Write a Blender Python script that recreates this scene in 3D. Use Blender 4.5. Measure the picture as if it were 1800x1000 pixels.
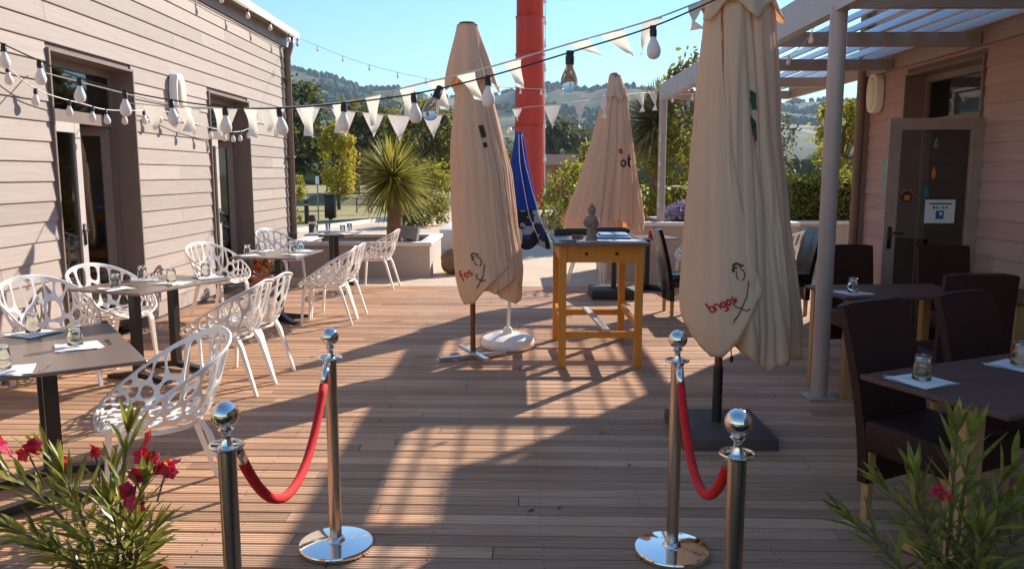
import bpy, bmesh, math, random
from mathutils import Vector, Matrix, noise
R = math.radians
PI = math.pi
rnd = random.Random(7)
scene = bpy.context.scene
for o in list(bpy.data.objects):
    bpy.data.objects.remove(o)
COL = scene.collection

# ------------------------------------------------------------------ camera, sky, sun, exposure
cam_d = bpy.data.cameras.new('camera')
cam_d.sensor_width = 36
cam_d.lens = 28.0
cam_d.clip_end = 20000
cam = bpy.data.objects.new('camera', cam_d)
COL.objects.link(cam)
cam.location = (0, 0, 1.6)
cam.rotation_euler = (R(90 - 7.85), 0, R(0.405))
scene.camera = cam

SUN = Vector((.533, .688, .492)).normalized()
world = bpy.data.worlds.new('World')
scene.world = world
world.use_nodes = True
wn = world.node_tree
sky = wn.nodes.new('ShaderNodeTexSky')
sky.sky_type = 'NISHITA'
sky.sun_disc = False
sky.sun_elevation = math.asin(SUN.z)
sky.sun_rotation = math.atan2(SUN.x, SUN.y)
sky.altitude = 0
sky.air_density = 1.6
sky.dust_density = 0.0
sky.ozone_density = 9.5
bg = wn.nodes['Background']
bg.inputs[1].default_value = 0.05
wn.links.new(sky.outputs[0], bg.inputs[0])

sl = bpy.data.lights.new('sun', 'SUN')
sl.energy = 2.2
sl.angle = R(0.55)
sl.color = (1.0, 0.965, 0.90)
so = bpy.data.objects.new('sun', sl)
COL.objects.link(so)
so.location = (20, 22, 18)
so.rotation_euler = SUN.to_track_quat('Z', 'Y').to_euler()

vs = scene.view_settings
vs.view_transform = 'Standard'
vs.look = 'None'
vs.gamma = 1
vs.use_curve_mapping = False
vs.exposure = 2.02
scene.render.engine = 'CYCLES'
scene.cycles.max_bounces = 8
scene.cycles.transparent_max_bounces = 16
scene.cycles.volume_bounces = 0

# ------------------------------------------------------------------ materials
MATS = {}


def wm(c):
    return (min(.95, c[0] * 1.04), c[1] * .965, c[2] * .885)



def mat(name, col, rough=.55, metal=0, var=.12, vscale=6, bump=0, bscale=60, orand=0, stretch=(1, 1, 1),
        trans=0, ior=1.45, spec=.5, coat=0, translucent=0, island=0, col2=None, sheen=0, bdist=.01):
    if name in MATS:
        return MATS[name]
    m = bpy.data.materials.new(name)
    MATS[name] = m
    m.use_nodes = True
    nt = m.node_tree
    N, L = nt.nodes, nt.links
    b = N['Principled BSDF']
    b.inputs['Roughness'].default_value = rough
    b.inputs['Metallic'].default_value = metal
    b.inputs['IOR'].default_value = ior
    b.inputs['Specular IOR Level'].default_value = spec
    b.inputs['Transmission Weight'].default_value = trans
    b.inputs['Coat Weight'].default_value = coat
    b.inputs['Sheen Weight'].default_value = sheen
    geo = N.new('ShaderNodeNewGeometry')
    mp = N.new('ShaderNodeMapping')
    mp.inputs['Scale'].default_value = stretch
    L.new(geo.outputs['Position'], mp.inputs[0])
    oi = N.new('ShaderNodeObjectInfo')
    if orand:
        mu = N.new('ShaderNodeMath')
        mu.operation = 'MULTIPLY'
        mu.inputs[1].default_value = 37.0
        L.new(oi.outputs['Random'], mu.inputs[0])
        L.new(mu.outputs[0], mp.inputs['Location'])
    n1 = N.new('ShaderNodeTexNoise')
    n1.inputs['Scale'].default_value = vscale
    n1.inputs['Detail'].default_value = 6
    n1.inputs['Roughness'].default_value = .6
    L.new(mp.outputs[0], n1.inputs['Vector'])
    c = Vector(wm(col))
    ramp = N.new('ShaderNodeMix')
    ramp.data_type = 'RGBA'
    lo = c * (1 - var)
    hi = Vector(wm(col2)) if col2 else c * (1 + var)
    ramp.inputs[6].default_value = (*lo, 1)
    ramp.inputs[7].default_value = (*[min(1, v) for v in hi], 1)
    mr = N.new('ShaderNodeMapRange')
    mr.inputs[1].default_value = .3
    mr.inputs[2].default_value = .7
    L.new(n1.outputs[0], mr.inputs[0])
    L.new(mr.outputs[0], ramp.inputs[0])
    out = ramp.outputs[2]
    rs = None
    if orand:
        rs = oi.outputs['Random']
        amt = orand
    if island:
        rs = geo.outputs['Random Per Island']
        amt = island
    if rs is not None:
        hs = N.new('ShaderNodeHueSaturation')
        m2 = N.new('ShaderNodeMapRange')
        m2.inputs[3].default_value = 1 - amt
        m2.inputs[4].default_value = 1 + amt
        L.new(rs, m2.inputs[0])
        L.new(m2.outputs[0], hs.inputs['Value'])
        if island:
            m3 = N.new('ShaderNodeMapRange')
            m3.inputs[3].default_value = .48
            m3.inputs[4].default_value = .52
            mm = N.new('ShaderNodeMath')
            mm.operation = 'FRACT'
            m5 = N.new('ShaderNodeMath')
            m5.operation = 'MULTIPLY'
            m5.inputs[1].default_value = 7.13
            L.new(rs, m5.inputs[0])
            L.new(m5.outputs[0], mm.inputs[0])
            L.new(mm.outputs[0], m3.inputs[0])
            L.new(m3.outputs[0], hs.inputs['Hue'])
        L.new(out, hs.inputs['Color'])
        out = hs.outputs[0]
    L.new(out, b.inputs['Base Color'])
    if bump:
        n2 = N.new('ShaderNodeTexNoise')
        n2.inputs['Scale'].default_value = bscale
        n2.inputs['Detail'].default_value = 5
        L.new(mp.outputs[0], n2.inputs['Vector'])
        bp = N.new('ShaderNodeBump')
        bp.inputs['Strength'].default_value = bump
        bp.inputs['Distance'].default_value = bdist
        L.new(n2.outputs[0], bp.inputs['Height'])
        L.new(bp.outputs[0], b.inputs['Normal'])
    if translucent:
        tr = N.new('ShaderNodeBsdfTranslucent')
        L.new(out, tr.inputs[0])
        ms = N.new('ShaderNodeMixShader')
        ms.inputs[0].default_value = translucent
        L.new(b.outputs[0], ms.inputs[1])
        L.new(tr.outputs[0], ms.inputs[2])
        L.new(ms.outputs[0], N['Material Output'].inputs[0])
    m.diffuse_color = (*c, 1)
    return m


def pane_mat(name, tint=(.9, .95, .95), refl=1.0, rough=.02):
    if name in MATS:
        return MATS[name]
    m = bpy.data.materials.new(name)
    MATS[name] = m
    m.use_nodes = True
    N, L = m.node_tree.nodes, m.node_tree.links
    N.remove(N['Principled BSDF'])
    t = N.new('ShaderNodeBsdfTransparent')
    t.inputs[0].default_value = (*tint, 1)
    g = N.new('ShaderNodeBsdfGlossy')
    g.inputs['Roughness'].default_value = rough
    fr = N.new('ShaderNodeFresnel')
    fr.inputs[0].default_value = 1.55
    mu = N.new('ShaderNodeMath')
    mu.operation = 'MULTIPLY_ADD'
    mu.inputs[1].default_value = refl
    mu.inputs[2].default_value = .04
    mu.use_clamp = True
    L.new(fr.outputs[0], mu.inputs[0])
    ms = N.new('ShaderNodeMixShader')
    L.new(mu.outputs[0], ms.inputs[0])
    L.new(t.outputs[0], ms.inputs[1])
    L.new(g.outputs[0], ms.inputs[2])
    L.new(ms.outputs[0], N['Material Output'].inputs[0])
    return m


def wood_mat(name, base, dark, axis='X', orand=.22, rough=.6, groove=0, scale=1.0, gray=None):
    """weathered boards: long grain along one axis, per-board tint, fine relief"""
    if name in MATS:
        return MATS[name]
    m = bpy.data.materials.new(name)
    MATS[name] = m
    m.use_nodes = True
    N, L = m.node_tree.nodes, m.node_tree.links
    b = N['Principled BSDF']
    geo = N.new('ShaderNodeNewGeometry')
    oi = N.new('ShaderNodeObjectInfo')
    mu = N.new('ShaderNodeMath')
    mu.operation = 'MULTIPLY'
    mu.inputs[1].default_value = 53.0
    L.new(oi.outputs['Random'], mu.inputs[0])
    mp = N.new('ShaderNodeMapping')
    k = {'X': (.9, 22, 22), 'Y': (22, .9, 22), 'Z': (22, 22, .9)}[axis]
    mp.inputs['Scale'].default_value = [v * scale for v in k]
    L.new(geo.outputs['Position'], mp.inputs[0])
    L.new(mu.outputs[0], mp.inputs['Location'])
    n1 = N.new('ShaderNodeTexNoise')
    n1.inputs['Scale'].default_value = 2.2
    n1.inputs['Detail'].default_value = 8
    n1.inputs['Roughness'].default_value = .65
    n1.inputs['Distortion'].default_value = .6
    L.new(mp.outputs[0], n1.inputs['Vector'])
    cr = N.new('ShaderNodeValToRGB')
    e = cr.color_ramp.elements
    e[0].position = .3
    e[0].color = (*wm(dark), 1)
    e[1].position = .68
    e[1].color = (*wm(base), 1)
    L.new(n1.outputs[0], cr.inputs[0])
    # large blotches of wear
    n3 = N.new('ShaderNodeTexNoise')
    n3.inputs['Scale'].default_value = 1.3
    n3.inputs['Detail'].default_value = 4
    L.new(geo.outputs['Position'], n3.inputs['Vector'])
    m3 = N.new('ShaderNodeMapRange')
    m3.inputs[1].default_value = .35
    m3.inputs[2].default_value = .7
    L.new(n3.outputs[0], m3.inputs[0])
    mx = N.new('ShaderNodeMix')
    mx.data_type = 'RGBA'
    g = gray or tuple(v * .85 for v in base)
    mx.inputs[7].default_value = (*wm(g), 1)
    sc = N.new('ShaderNodeMath')
    sc.operation = 'MULTIPLY'
    sc.inputs[1].default_value = .45
    L.new(m3.outputs[0], sc.inputs[0])
    L.new(sc.outputs[0], mx.inputs[0])
    L.new(cr.outputs[0], mx.inputs[6])
    hs = N.new('ShaderNodeHueSaturation')
    m2 = N.new('ShaderNodeMapRange')
    m2.inputs[3].default_value = 1 - orand
    m2.inputs[4].default_value = 1 + orand
    L.new(oi.outputs['Random'], m2.inputs[0])
    L.new(m2.outputs[0], hs.inputs['Value'])
    L.new(mx.outputs[2], hs.inputs['Color'])
    L.new(hs.outputs[0], b.inputs['Base Color'])
    b.inputs['Roughness'].default_value = rough
    b.inputs['Specular IOR Level'].default_value = .12
    bp = N.new('ShaderNodeBump')
    bp.inputs['Strength'].default_value = .5
    bp.inputs['Distance'].default_value = .004
    L.new(n1.outputs[0], bp.inputs['Height'])
    nrm = bp.outputs[0]
    if groove:
        tc = N.new('ShaderNodeTexCoord')
        w = N.new('ShaderNodeTexWave')
        w.wave_type = 'BANDS'
        w.bands_direction = 'Y'
        w.inputs['Scale'].default_value = groove
        w.inputs['Distortion'].default_value = 0
        L.new(tc.outputs['Object'], w.inputs['Vector'])
        b2 = N.new('ShaderNodeBump')
        b2.inputs['Strength'].default_value = .8
        b2.inputs['Distance'].default_value = .004
        L.new(w.outputs[1], b2.inputs['Height'])
        L.new(nrm, b2.inputs['Normal'])
        nrm = b2.outputs[0]
    L.new(nrm, b.inputs['Normal'])
    return m


M_deck = wood_mat('weathered_deck', (.55, .335, .205), (.32, .168, .094), 'X', .24, .62, groove=16, gray=(.54, .37, .26))
M_sidL = wood_mat('pale_siding', (.425, .362, .325), (.35, .288, .252), 'Y', .10, .6, gray=(.40, .35, .322))
M_sidR = wood_mat('mauve_siding', (.50, .355, .325), (.40, .27, .245), 'Y', .07, .6, gray=(.48, .345, .32))
M_under = mat('dark_earth', (.02, .016, .013), .9)
M_frame = mat('grey_brown_metal', (.22, .165, .14), .42, .0, .08)
M_framel = mat('light_grey_metal', (.52, .46, .43), .42, .0, .05)  # on the left door leaves sunlight is put into this grey; plain elsewhere
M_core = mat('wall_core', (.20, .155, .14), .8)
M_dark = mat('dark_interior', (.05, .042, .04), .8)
M_perg = mat('pergola_paint', (.40, .34, .325), .42, 0, .06, 3, spec=.6)
M_slat = mat('pergola_slat', (.62, .58, .56), .38, 0, .06, 3, spec=.6)
M_white = mat('white_plastic', (.86, .83, .80), .38, 0, .03, 4)
M_tabL = mat('grey_laminate', (.20, .145, .12), .28, 0, .08, 30, spec=.6)
M_black = mat('black_metal', (.022, .017, .015), .42, 0, .1)
M_chrome = mat('chrome', (.80, .77, .74), .06, 1, .02)
M_brush = mat('brushed_steel', (.62, .53, .46), .24, 1, .06, 30, .15, 120, stretch=(1, 1, .04))
M_velvet = mat('red_velvet', (.68, .010, .008), .8, 0, .15, 40, .3, 300)
M_cloth = mat('cream_canvas', (.88, .69, .51), .85, 0, .05, 2.5, .55, 7, translucent=.42, stretch=(1, 1, .22), bdist=.03, spec=.05)
M_blue = mat('blue_canvas', (.016, .055, .36), .85, 0, .12, 6, .1, 400, spec=.1)
M_pine = wood_mat('orange_pine', (.60, .27, .055), (.47, .19, .03), 'Z', .06, .42, gray=(.56, .25, .05))
M_oak = wood_mat('oak', (.50, .30, .13), (.38, .21, .085), 'Z', .06, .45)
M_pole = mat('varnished_brown_wood', (.17, .055, .022), .4, 0, .15, 20, stretch=(1, 1, .1))
M_leather = mat('dark_brown_leather', (.040, .016, .013), .5, 0, .2, 30, .12, 150, spec=.22)
M_walnut = wood_mat('walnut_top', (.16, .085, .068), (.10, .05, .04), 'X', .05, .5)
M_paper = mat('white_paper', (.82, .80, .78), .8, 0, .02)
M_steel = mat('cutlery_steel', (.6, .58, .56), .2, 1)
M_glass = mat('drinking_glass', (.98, .98, .98), .02, 0, 0, trans=1, ior=1.45)
M_pane = pane_mat('window_pane', (.72, .76, .75), .9)
M_red = mat('red_paint', (.44, .026, .016), .45, 0, .22, 2.2, .15, 8, stretch=(1, 1, .12))
M_cable = mat('black_cable', (.012, .011, .011), .5)
M_cord = mat('white_cord', (.72, .68, .62), .7)
M_penn = mat('pennant_cloth', (.90, .86, .78), .85, 0, .04, 6, .1, 200, translucent=.35)
M_bulb = mat('opal_bulb', (.82, .79, .78), .28, 0, .02, translucent=.25)
M_stone = mat('render_wall', (.47, .385, .335), .85, 0, .08, 3, .25, 60)
M_conc = mat('white_concrete', (.70, .66, .63), .8, 0, .05, 3, .15, 50)
M_pave = mat('beige_gravel_paving', (.56, .42, .30), .9, 0, .14, 1.4, .4, 90)
M_slab = mat('dark_slab', (.11, .08, .07), .7, 0, .15, 10, .15, 80, spec=.15)
M_lampd = mat('lamp_diffuser', (.80, .72, .58), .3, 0, .02)
M_statue = mat('carved_stone', (.235, .18, .15), .8, 0, .2, 40, .5, 120)

# ------------------------------------------------------------------ mesh helpers


class MB:
    def __init__(s):
        s.v, s.f = [], []

    def add(s, vs_, fs):
        n = len(s.v)
        s.v += [tuple(p) for p in vs_]
        s.f += [tuple(i + n for i in q) for q in fs]
        return s

    def box(s, c, d, rz=0, rx=0, ry=0, taper=1.0):
        m = Matrix.Rotation(rz, 3, 'Z') @ Matrix.Rotation(ry, 3, 'Y') @ Matrix.Rotation(rx, 3, 'X')
        hx, hy, hz = d[0] / 2, d[1] / 2, d[2] / 2
        P = []
        for z in (-hz, hz):
            k = taper if z < 0 else 1
            for x, y in ((-hx, -hy), (hx, -hy), (hx, hy), (-hx, hy)):
                P.append(m @ Vector((x * k, y * k, z)) + Vector(c))
        return s.add(P, [(3, 2, 1, 0), (4, 5, 6, 7), (0, 1, 5, 4), (1, 2, 6, 5), (2, 3, 7, 6), (3, 0, 4, 7)])

    def rbox(s, c, d, bev=.01, seg=2, rz=0, rx=0, ry=0):
        bm = bmesh.new()
        bmesh.ops.create_cube(bm, size=1)
        bmesh.ops.scale(bm, vec=d, verts=bm.verts)
        bmesh.ops.bevel(bm, geom=bm.edges[:], offset=bev, segments=seg, affect='EDGES', profile=.5)
        m = Matrix.Translation(c) @ (Matrix.Rotation(rz, 4, 'Z') @ Matrix.Rotation(ry, 4, 'Y') @ Matrix.Rotation(rx, 4, 'X'))
        bm.transform(m)
        bm.verts.index_update()
        s.add([v.co.copy() for v in bm.verts], [[v.index for v in f.verts] for f in bm.faces])
        bm.free()
        return s

    def tube(s, pts, r, n=8, cap=True, up=None):
        pts = [Vector(p) for p in pts]
        rr = r if isinstance(r, (list, tuple)) else [r] * len(pts)
        V, F = [], []
        prev = None
        for i, p in enumerate(pts):
            a = pts[max(0, i - 1)]
            b = pts[min(len(pts) - 1, i + 1)]
            t = (b - a)
            t = t.normalized() if t.length > 1e-9 else Vector((0, 0, 1))
            if prev is None:
                u = Vector((0, 0, 1)) if abs(t.z) < .9 else Vector((1, 0, 0))
                u = (u - t * u.dot(t)).normalized()
            else:
                u = prev - t * prev.dot(t)
                u = u.normalized() if u.length > 1e-6 else t.orthogonal().normalized()
            prev = u
            w = t.cross(u)
            for k in range(n):
                a_ = 2 * PI * (k + .5) / n
                V.append(p + (u * math.cos(a_) + w * math.sin(a_)) * rr[i])
        for i in range(len(pts) - 1):
            for k in range(n):
                F.append((i * n + k, i * n + (k + 1) % n, (i + 1) * n + (k + 1) % n, (i + 1) * n + k))
        if cap:
            F.append(tuple(range(n - 1, -1, -1)))
            F.append(tuple(range((len(pts) - 1) * n, len(pts) * n)))
        return s.add(V, F)

    def lathe(s, prof, n=24, c=(0, 0, 0), sx=1, sy=1, cap=True):
        V, F = [], []
        for r, z in prof:
            for k in range(n):
                a = 2 * PI * k / n
                V.append((c[0] + r * sx * math.cos(a), c[1] + r * sy * math.sin(a), c[2] + z))
        for i in range(len(prof) - 1):
            for k in range(n):
                F.append((i * n + k, i * n + (k + 1) % n, (i + 1) * n + (k + 1) % n, (i + 1) * n + k))
        if cap:
            if prof[0][0] > 1e-5:
                F.append(tuple(range(n - 1, -1, -1)))
            if prof[-1][0] > 1e-5:
                F.append(tuple(range((len(prof) - 1) * n, len(prof) * n)))
        return s.add(V, F)

    def ball(s, c, r, nu=16, nv=10):
        rx, ry, rz = r if isinstance(r, (tuple, list)) else (r, r, r)
        prof = [(max(1e-6, math.sin(PI * i / nv)), -math.cos(PI * i / nv)) for i in range(nv + 1)]
        return s.lathe([(p[0], p[1] * rz) for p in prof], nu, c, rx, ry, cap=False)

    def prism(s, poly, y0, y1, axis='Y'):
        """extrude a 2D polygon; axis Y: poly in (x,z); X: (y,z); Z: (x,y)"""
        n = len(poly)

        def P(a, b, t):
            return {'Y': (a, t, b), 'X': (t, a, b), 'Z': (a, b, t)}[axis]
        V = [P(a, b, y0) for a, b in poly] + [P(a, b, y1) for a, b in poly]
        F = [tuple(range(n)), tuple(range(2 * n - 1, n - 1, -1))]
        for i in range(n):
            j = (i + 1) % n
            F.append((j, i, n + i, n + j))
        return s.add(V, F)

    def mesh(s, name, m, smooth=False, merge=0, fix=True):
        me = bpy.data.meshes.new(name)
        me.from_pydata([tuple(v) for v in s.v], [], s.f)
        if merge or fix:
            bm = bmesh.new()
            bm.from_mesh(me)
            if merge:
                bmesh.ops.remove_doubles(bm, verts=bm.verts, dist=merge)
            if fix:
                bmesh.ops.recalc_face_normals(bm, faces=bm.faces)
            bm.to_mesh(me)
            bm.free()
        if smooth:
            me.polygons.foreach_set('use_smooth', [True] * len(me.polygons))
        me.materials.append(m)
        me.update()
        return me

    def build(s, name, m, parent=None, smooth=False, merge=0, fix=True, angle=None):
        me = s.mesh(name, m, smooth or angle is not None, merge, fix)
        if angle is not None:
            sharp(me, angle)
        return link(name, me, parent)


def sharp(me, angle):
    try:
        me.set_sharp_from_angle(angle=R(angle))
    except Exception:
        pass


def link(name, data, parent=None, loc=(0, 0, 0), rz=0):
    o = bpy.data.objects.new(name, data)
    COL.objects.link(o)
    o.location = loc
    o.rotation_euler = (0, 0, rz)
    if parent is not None:
        o.parent = parent
    return o


def tag(o, label, cat, group=None):
    o['label'] = label
    o['category'] = cat
    if group:
        o['group'] = group
    return o


def struct(o):
    o['kind'] = 'structure'
    return o


def thing(name, label, cat, loc=(0, 0, 0), rz=0, group=None):
    return tag(link(name, None, None, loc, rz), label, cat, group)


def copy_tree(o, parent=None):
    c = o.copy()
    COL.objects.link(c)
    c.parent = parent
    for ch in list(o.children):
        copy_tree(ch, c)
    return c


def ease(t):
    t = max(0, min(1, t))
    return t * t * (3 - 2 * t)


def lerp(a, b, t):
    return a + (b - a) * t


def interp(tab, x):
    if x <= tab[0][0]:
        return tab[0][1]
    for (x0, y0), (x1, y1) in zip(tab, tab[1:]):
        if x <= x1:
            return y0 + (y1 - y0) * (x - x0) / (x1 - x0)
    return tab[-1][1]


# ------------------------------------------------------------------ ground, plaza, lawn, deck
def grass_mat():
    m = mat('dry_lawn', (.24, .215, .07), .9, 0, .3, .25, .6, 30, col2=(.40, .32, .13))
    return m


g = MB()
g.add([(-9000, -9000, -.07), (9000, -9000, -.07), (9000, 9000, -.07), (-9000, 9000, -.07)], [(0, 1, 2, 3)])
struct(g.build('ground', grass_mat()))
g = MB()
g.prism([(-14, 11.40), (24, 11.40), (24, 42), (3, 44), (-4.2, 30), (-6.4, 22), (-14, 20)], -.3, -.006, 'Z')
struct(g.build('plaza', M_pave))
g = MB()
for a, b in (((-6.4, 21.8), (-4.2, 29.9)), ((-4.2, 29.9), (2.9, 43.9))):
    d = Vector((b[0] - a[0], b[1] - a[1], 0))
    L_ = d.length
    c = (Vector((*a, 0)) + Vector((*b, 0))) / 2
    g.box((c.x, c.y, .02), (L_, .22, .16), rz=math.atan2(d.y, d.x))
struct(g.build('kerb', M_conc))
g = MB()
g.box((.1, 5.4, -.07), (8.3, 11.98, .05))
deck = struct(g.build('deck', M_under))
# boards
g = MB()
bw, bt = .0995, .026
pr = [(-bw / 2, -bt), (bw / 2, -bt), (bw / 2, -.004), (bw / 2 - .0035, 0), (-bw / 2 + .0035, 0), (-bw / 2, -.004)]
g.prism(pr, -.5, .5, 'X')
board_me = g.mesh('board', M_deck)
tilt = -R(1.2)
row = 0
y = 1.7
pitch = .1085
while y < 11.36:
    x = -3.97
    first = True
    while x < 4.14:
        L_ = rnd.choice([2.7, 3.3, 3.9, 4.2]) if not first else rnd.uniform(1.2, 4.0)
        first = False
        x1 = min(4.15, x + L_)
        if 4.15 - x1 < .7:
            x1 = 4.15
        o = link('board', board_me, deck, ((x + x1) / 2, y + ((x + x1) / 2) * math.tan(tilt), rnd.uniform(-.0012, .0012)))
        o.rotation_euler = (rnd.uniform(-.006, .006), 0, tilt)
        o.scale = (x1 - x - .004, 1, 1)
        x = x1
    y += pitch
    row += 1

# screw heads along the joists (too small to pick apart) and a little dry leaf litter
g = MB()
for k in range(row):
    yy = 1.7 + k * pitch
    for jx in range(17):
        for dy in (-.030, .030):
            xx = -3.85 + jx * .495 + rnd.uniform(-.006, .006)
            yc = yy + dy + xx * math.tan(tilt)
            n_ = len(g.v)
            for q in range(6):
                g.v.append((xx + .0042 * math.cos(q * PI / 3), yc + .0042 * math.sin(q * PI / 3), .0024))
            g.f.append(tuple(range(n_, n_ + 6)))
o = g.build('screw_heads', mat('dull_screw', (.07, .055, .05), .5, .6), deck, fix=False)
o['kind'] = 'stuff'
g = MB()
for k in range(110):
    xx, yy = rnd.uniform(-3.8, 3.9), rnd.uniform(2.4, 11.2)
    a_ = rnd.random() * 6.28
    L_ = rnd.uniform(.008, .028)
    d_ = Vector((math.cos(a_), math.sin(a_), 0)) * L_
    p_ = Vector((-d_.y, d_.x, 0)) * .35
    c_ = Vector((xx, yy, .005))
    n_ = len(g.v)
    g.v += [tuple(c_ - d_ + Vector((0, 0, rnd.uniform(0, .006)))), tuple(c_ + p_), tuple(c_ + d_ + Vector((0, 0, rnd.uniform(0, .008)))), tuple(c_ - p_)]
    g.f.append((n_, n_ + 1, n_ + 2, n_ + 3))
o = g.build('leaf_litter', mat('dry_leaf', (.16, .085, .035), .8, 0, .4, 30, island=.4), fix=False)
o['kind'] = 'stuff'
tag(o, 'scattered dry leaf crumbs on the deck boards', 'leaves')

# ------------------------------------------------------------------ the two clad buildings
ROWH = .166
EAVE = 3.93


def wall_segments(y0, y1, openings, z):
    segs = [(y0, y1)]
    for a, b, top in openings:
        if z < top - .02:
            out = []
            for s0, s1 in segs:
                if b <= s0 or a >= s1:
                    out.append((s0, s1))
                else:
                    if a > s0:
                        out.append((s0, a))
                    if b < s1:
                        out.append((b, s1))
            segs = out
    return segs


def siding(root, X, sgn, y0, y1, openings, m, ztop, breaks):
    """sgn=+1: outside faces +X. lapped boards, one object each"""
    def bmesh_board(hh):
        g = MB()
        poly = [(0, 0), (sgn * .024, 0), (sgn * .025, .005), (sgn * .011, hh), (0, hh)]
        V, F = [], []
        n = len(poly)
        for yy in (-.5, .5):
            V += [(a, yy, b) for a, b in poly]
        F = [tuple(range(n)), tuple(range(2 * n - 1, n - 1, -1))] + [((i + 1) % n, i, n + i, n + (i + 1) % n) for i in range(n)]
        g.add(V, F)
        return g.mesh('siding_board', m)
    full = bmesh_board(ROWH + .006)
    z = .05
    r = 0
    while z < ztop - .02:
        hh = min(ROWH + .006, ztop - z)
        if hh < .03:
            break
        me = full if hh > ROWH - .001 else bmesh_board(hh)
        for s0, s1 in wall_segments(y0, y1, openings, z + .01):
            cuts = [b + (r % 3) * .83 for b in breaks]
            pts = [s0] + [c for c in cuts if s0 + .5 < c < s1 - .5] + [s1]
            for a, b in zip(pts, pts[1:]):
                o = link('siding_board', me, root, (X, (a + b) / 2, z))
                o.scale = (1, b - a - .004, 1)
        z += ROWH
        r += 1


def core_walls(root, X, sgn, y0, y1, openings, ztop, depth):
    """wall body with openings, inside of it a room"""
    xs = (X - sgn * .002, X - sgn * .26)
    xa, xb = min(xs), max(xs)
    ys = sorted(openings)
    cur = y0
    g = MB()
    for a, b, top in ys:
        g.box(((xa + xb) / 2, (cur + a) / 2, ztop / 2 - .02), (xb - xa, a - cur, ztop + .04))
        g.box(((xa + xb) / 2, (a + b) / 2, (top + ztop) / 2), (xb - xa, b - a, ztop - top))
        cur = b
    g.box(((xa + xb) / 2, (cur + y1) / 2, ztop / 2 - .02), (xb - xa, y1 - cur, ztop + .04))
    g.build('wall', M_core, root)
    xf = X - sgn * depth
    g = MB()
    g.box((xf, (y0 + y1) / 2, ztop / 2), (.2, y1 - y0, ztop))
    xm = (X - sgn * .27 + xf) / 2
    w = abs(X - sgn * .27 - xf)
    g.box((xm, y0 + .1, ztop / 2), (w, .2, ztop))
    g.box((xm, y1 - .1, ztop / 2), (w, .2, ztop))
    g.box((xm, (y0 + y1) / 2, 3.2), (w, y1 - y0 - .5, .1))
    g.box((xm, (y0 + y1) / 2, .01), (w, y1 - y0 - .5, .03))
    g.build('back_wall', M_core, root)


def roof(root, X, sgn, y0, y1, depth, gable=.22):
    ov = .20
    xe = X + sgn * ov
    xb = X - sgn * (depth + .4)
    g = MB()
    poly = [(xe, EAVE), (xe, EAVE + .05), (xb, EAVE + .75), (xb, EAVE + .6)]
    if sgn > 0:
        poly = poly[::-1]
    g.prism(poly, y0 - .2, y1 + gable, 'Y')
    rf = g.build('roof', mat('roof_sheet', (.42, .35, .33), .45, .0, .06), root)
    g = MB()
    g.box((X + sgn * .02, (y0 + y1) / 2, EAVE - .10), (.05, y1 - y0 + .1, .19))
    g.build('fascia', M_frame, root)
    g = MB()
    g.box((X + sgn * .10, (y0 + y1) / 2, EAVE - .012), (.19, y1 - y0 + .3, .02))
    g.build('soffit', M_frame, root)
    g = MB()
    g.box((xe + sgn * .012, (y0 + y1) / 2, EAVE + .02), (.02, y1 - y0 + .2 + gable, .11))
    g.build('roof_edge_trim', mat('pale_flashing', (.60, .53, .48), .4, 0, .05), rf)


def surround(root, X, sgn, a, b, top):
    """thin metal lining round an opening, a little proud of the cladding"""
    g = MB()
    d0, d1 = X + sgn * .045, X - sgn * .26
    xm, w = (d0 + d1) / 2, abs(d0 - d1)
    t = .02
    g.box((xm, a + t / 2 + .002, top / 2), (w, t, top))
    g.box((xm, b - t / 2 - .002, top / 2), (w, t, top))
    g.box((xm, (a + b) / 2, top - t / 2 - .002), (w - .003, b - a - 2 * t, t))
    return g.build('door_surround', M_frame, root)


def glazed_leaf(name, parent, w, h, m, handle_side=1, stile=.09, bottom=.16, label=None):
    """leaf in local XZ plane: x 0..w, z 0..h, thickness along y"""
    g = MB()
    t = .05
    g.box((stile / 2, 0, h / 2), (stile, t, h))
    g.box((w - stile / 2, 0, h / 2), (stile, t, h))
    g.box((w / 2, 0, h - stile / 2), (w - 2 * stile, t - .003, stile))
    g.box((w / 2, 0, bottom / 2), (w - 2 * stile, t - .003, bottom))
    leaf = g.build(name, m, parent)
    g = MB()
    g.box((w / 2, 0, (h - stile + bottom) / 2), (w - 2 * stile + .01, .008, h - stile - bottom + .01))
    g.build('glass_pane', M_pane, leaf)
    g = MB()
    hx = w - stile / 2 if handle_side > 0 else stile / 2
    for s in (-1, 1):
        g.box((hx, s * .031, 1.02), (.035, .008, .2))
        g.tube([(hx, s * .03, 1.06), (hx, s * .07, 1.06), (hx - handle_side * .11, s * .07, 1.06)], .009, 8)
    g.build('handle', M_black, leaf, smooth=True)
    return leaf


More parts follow.
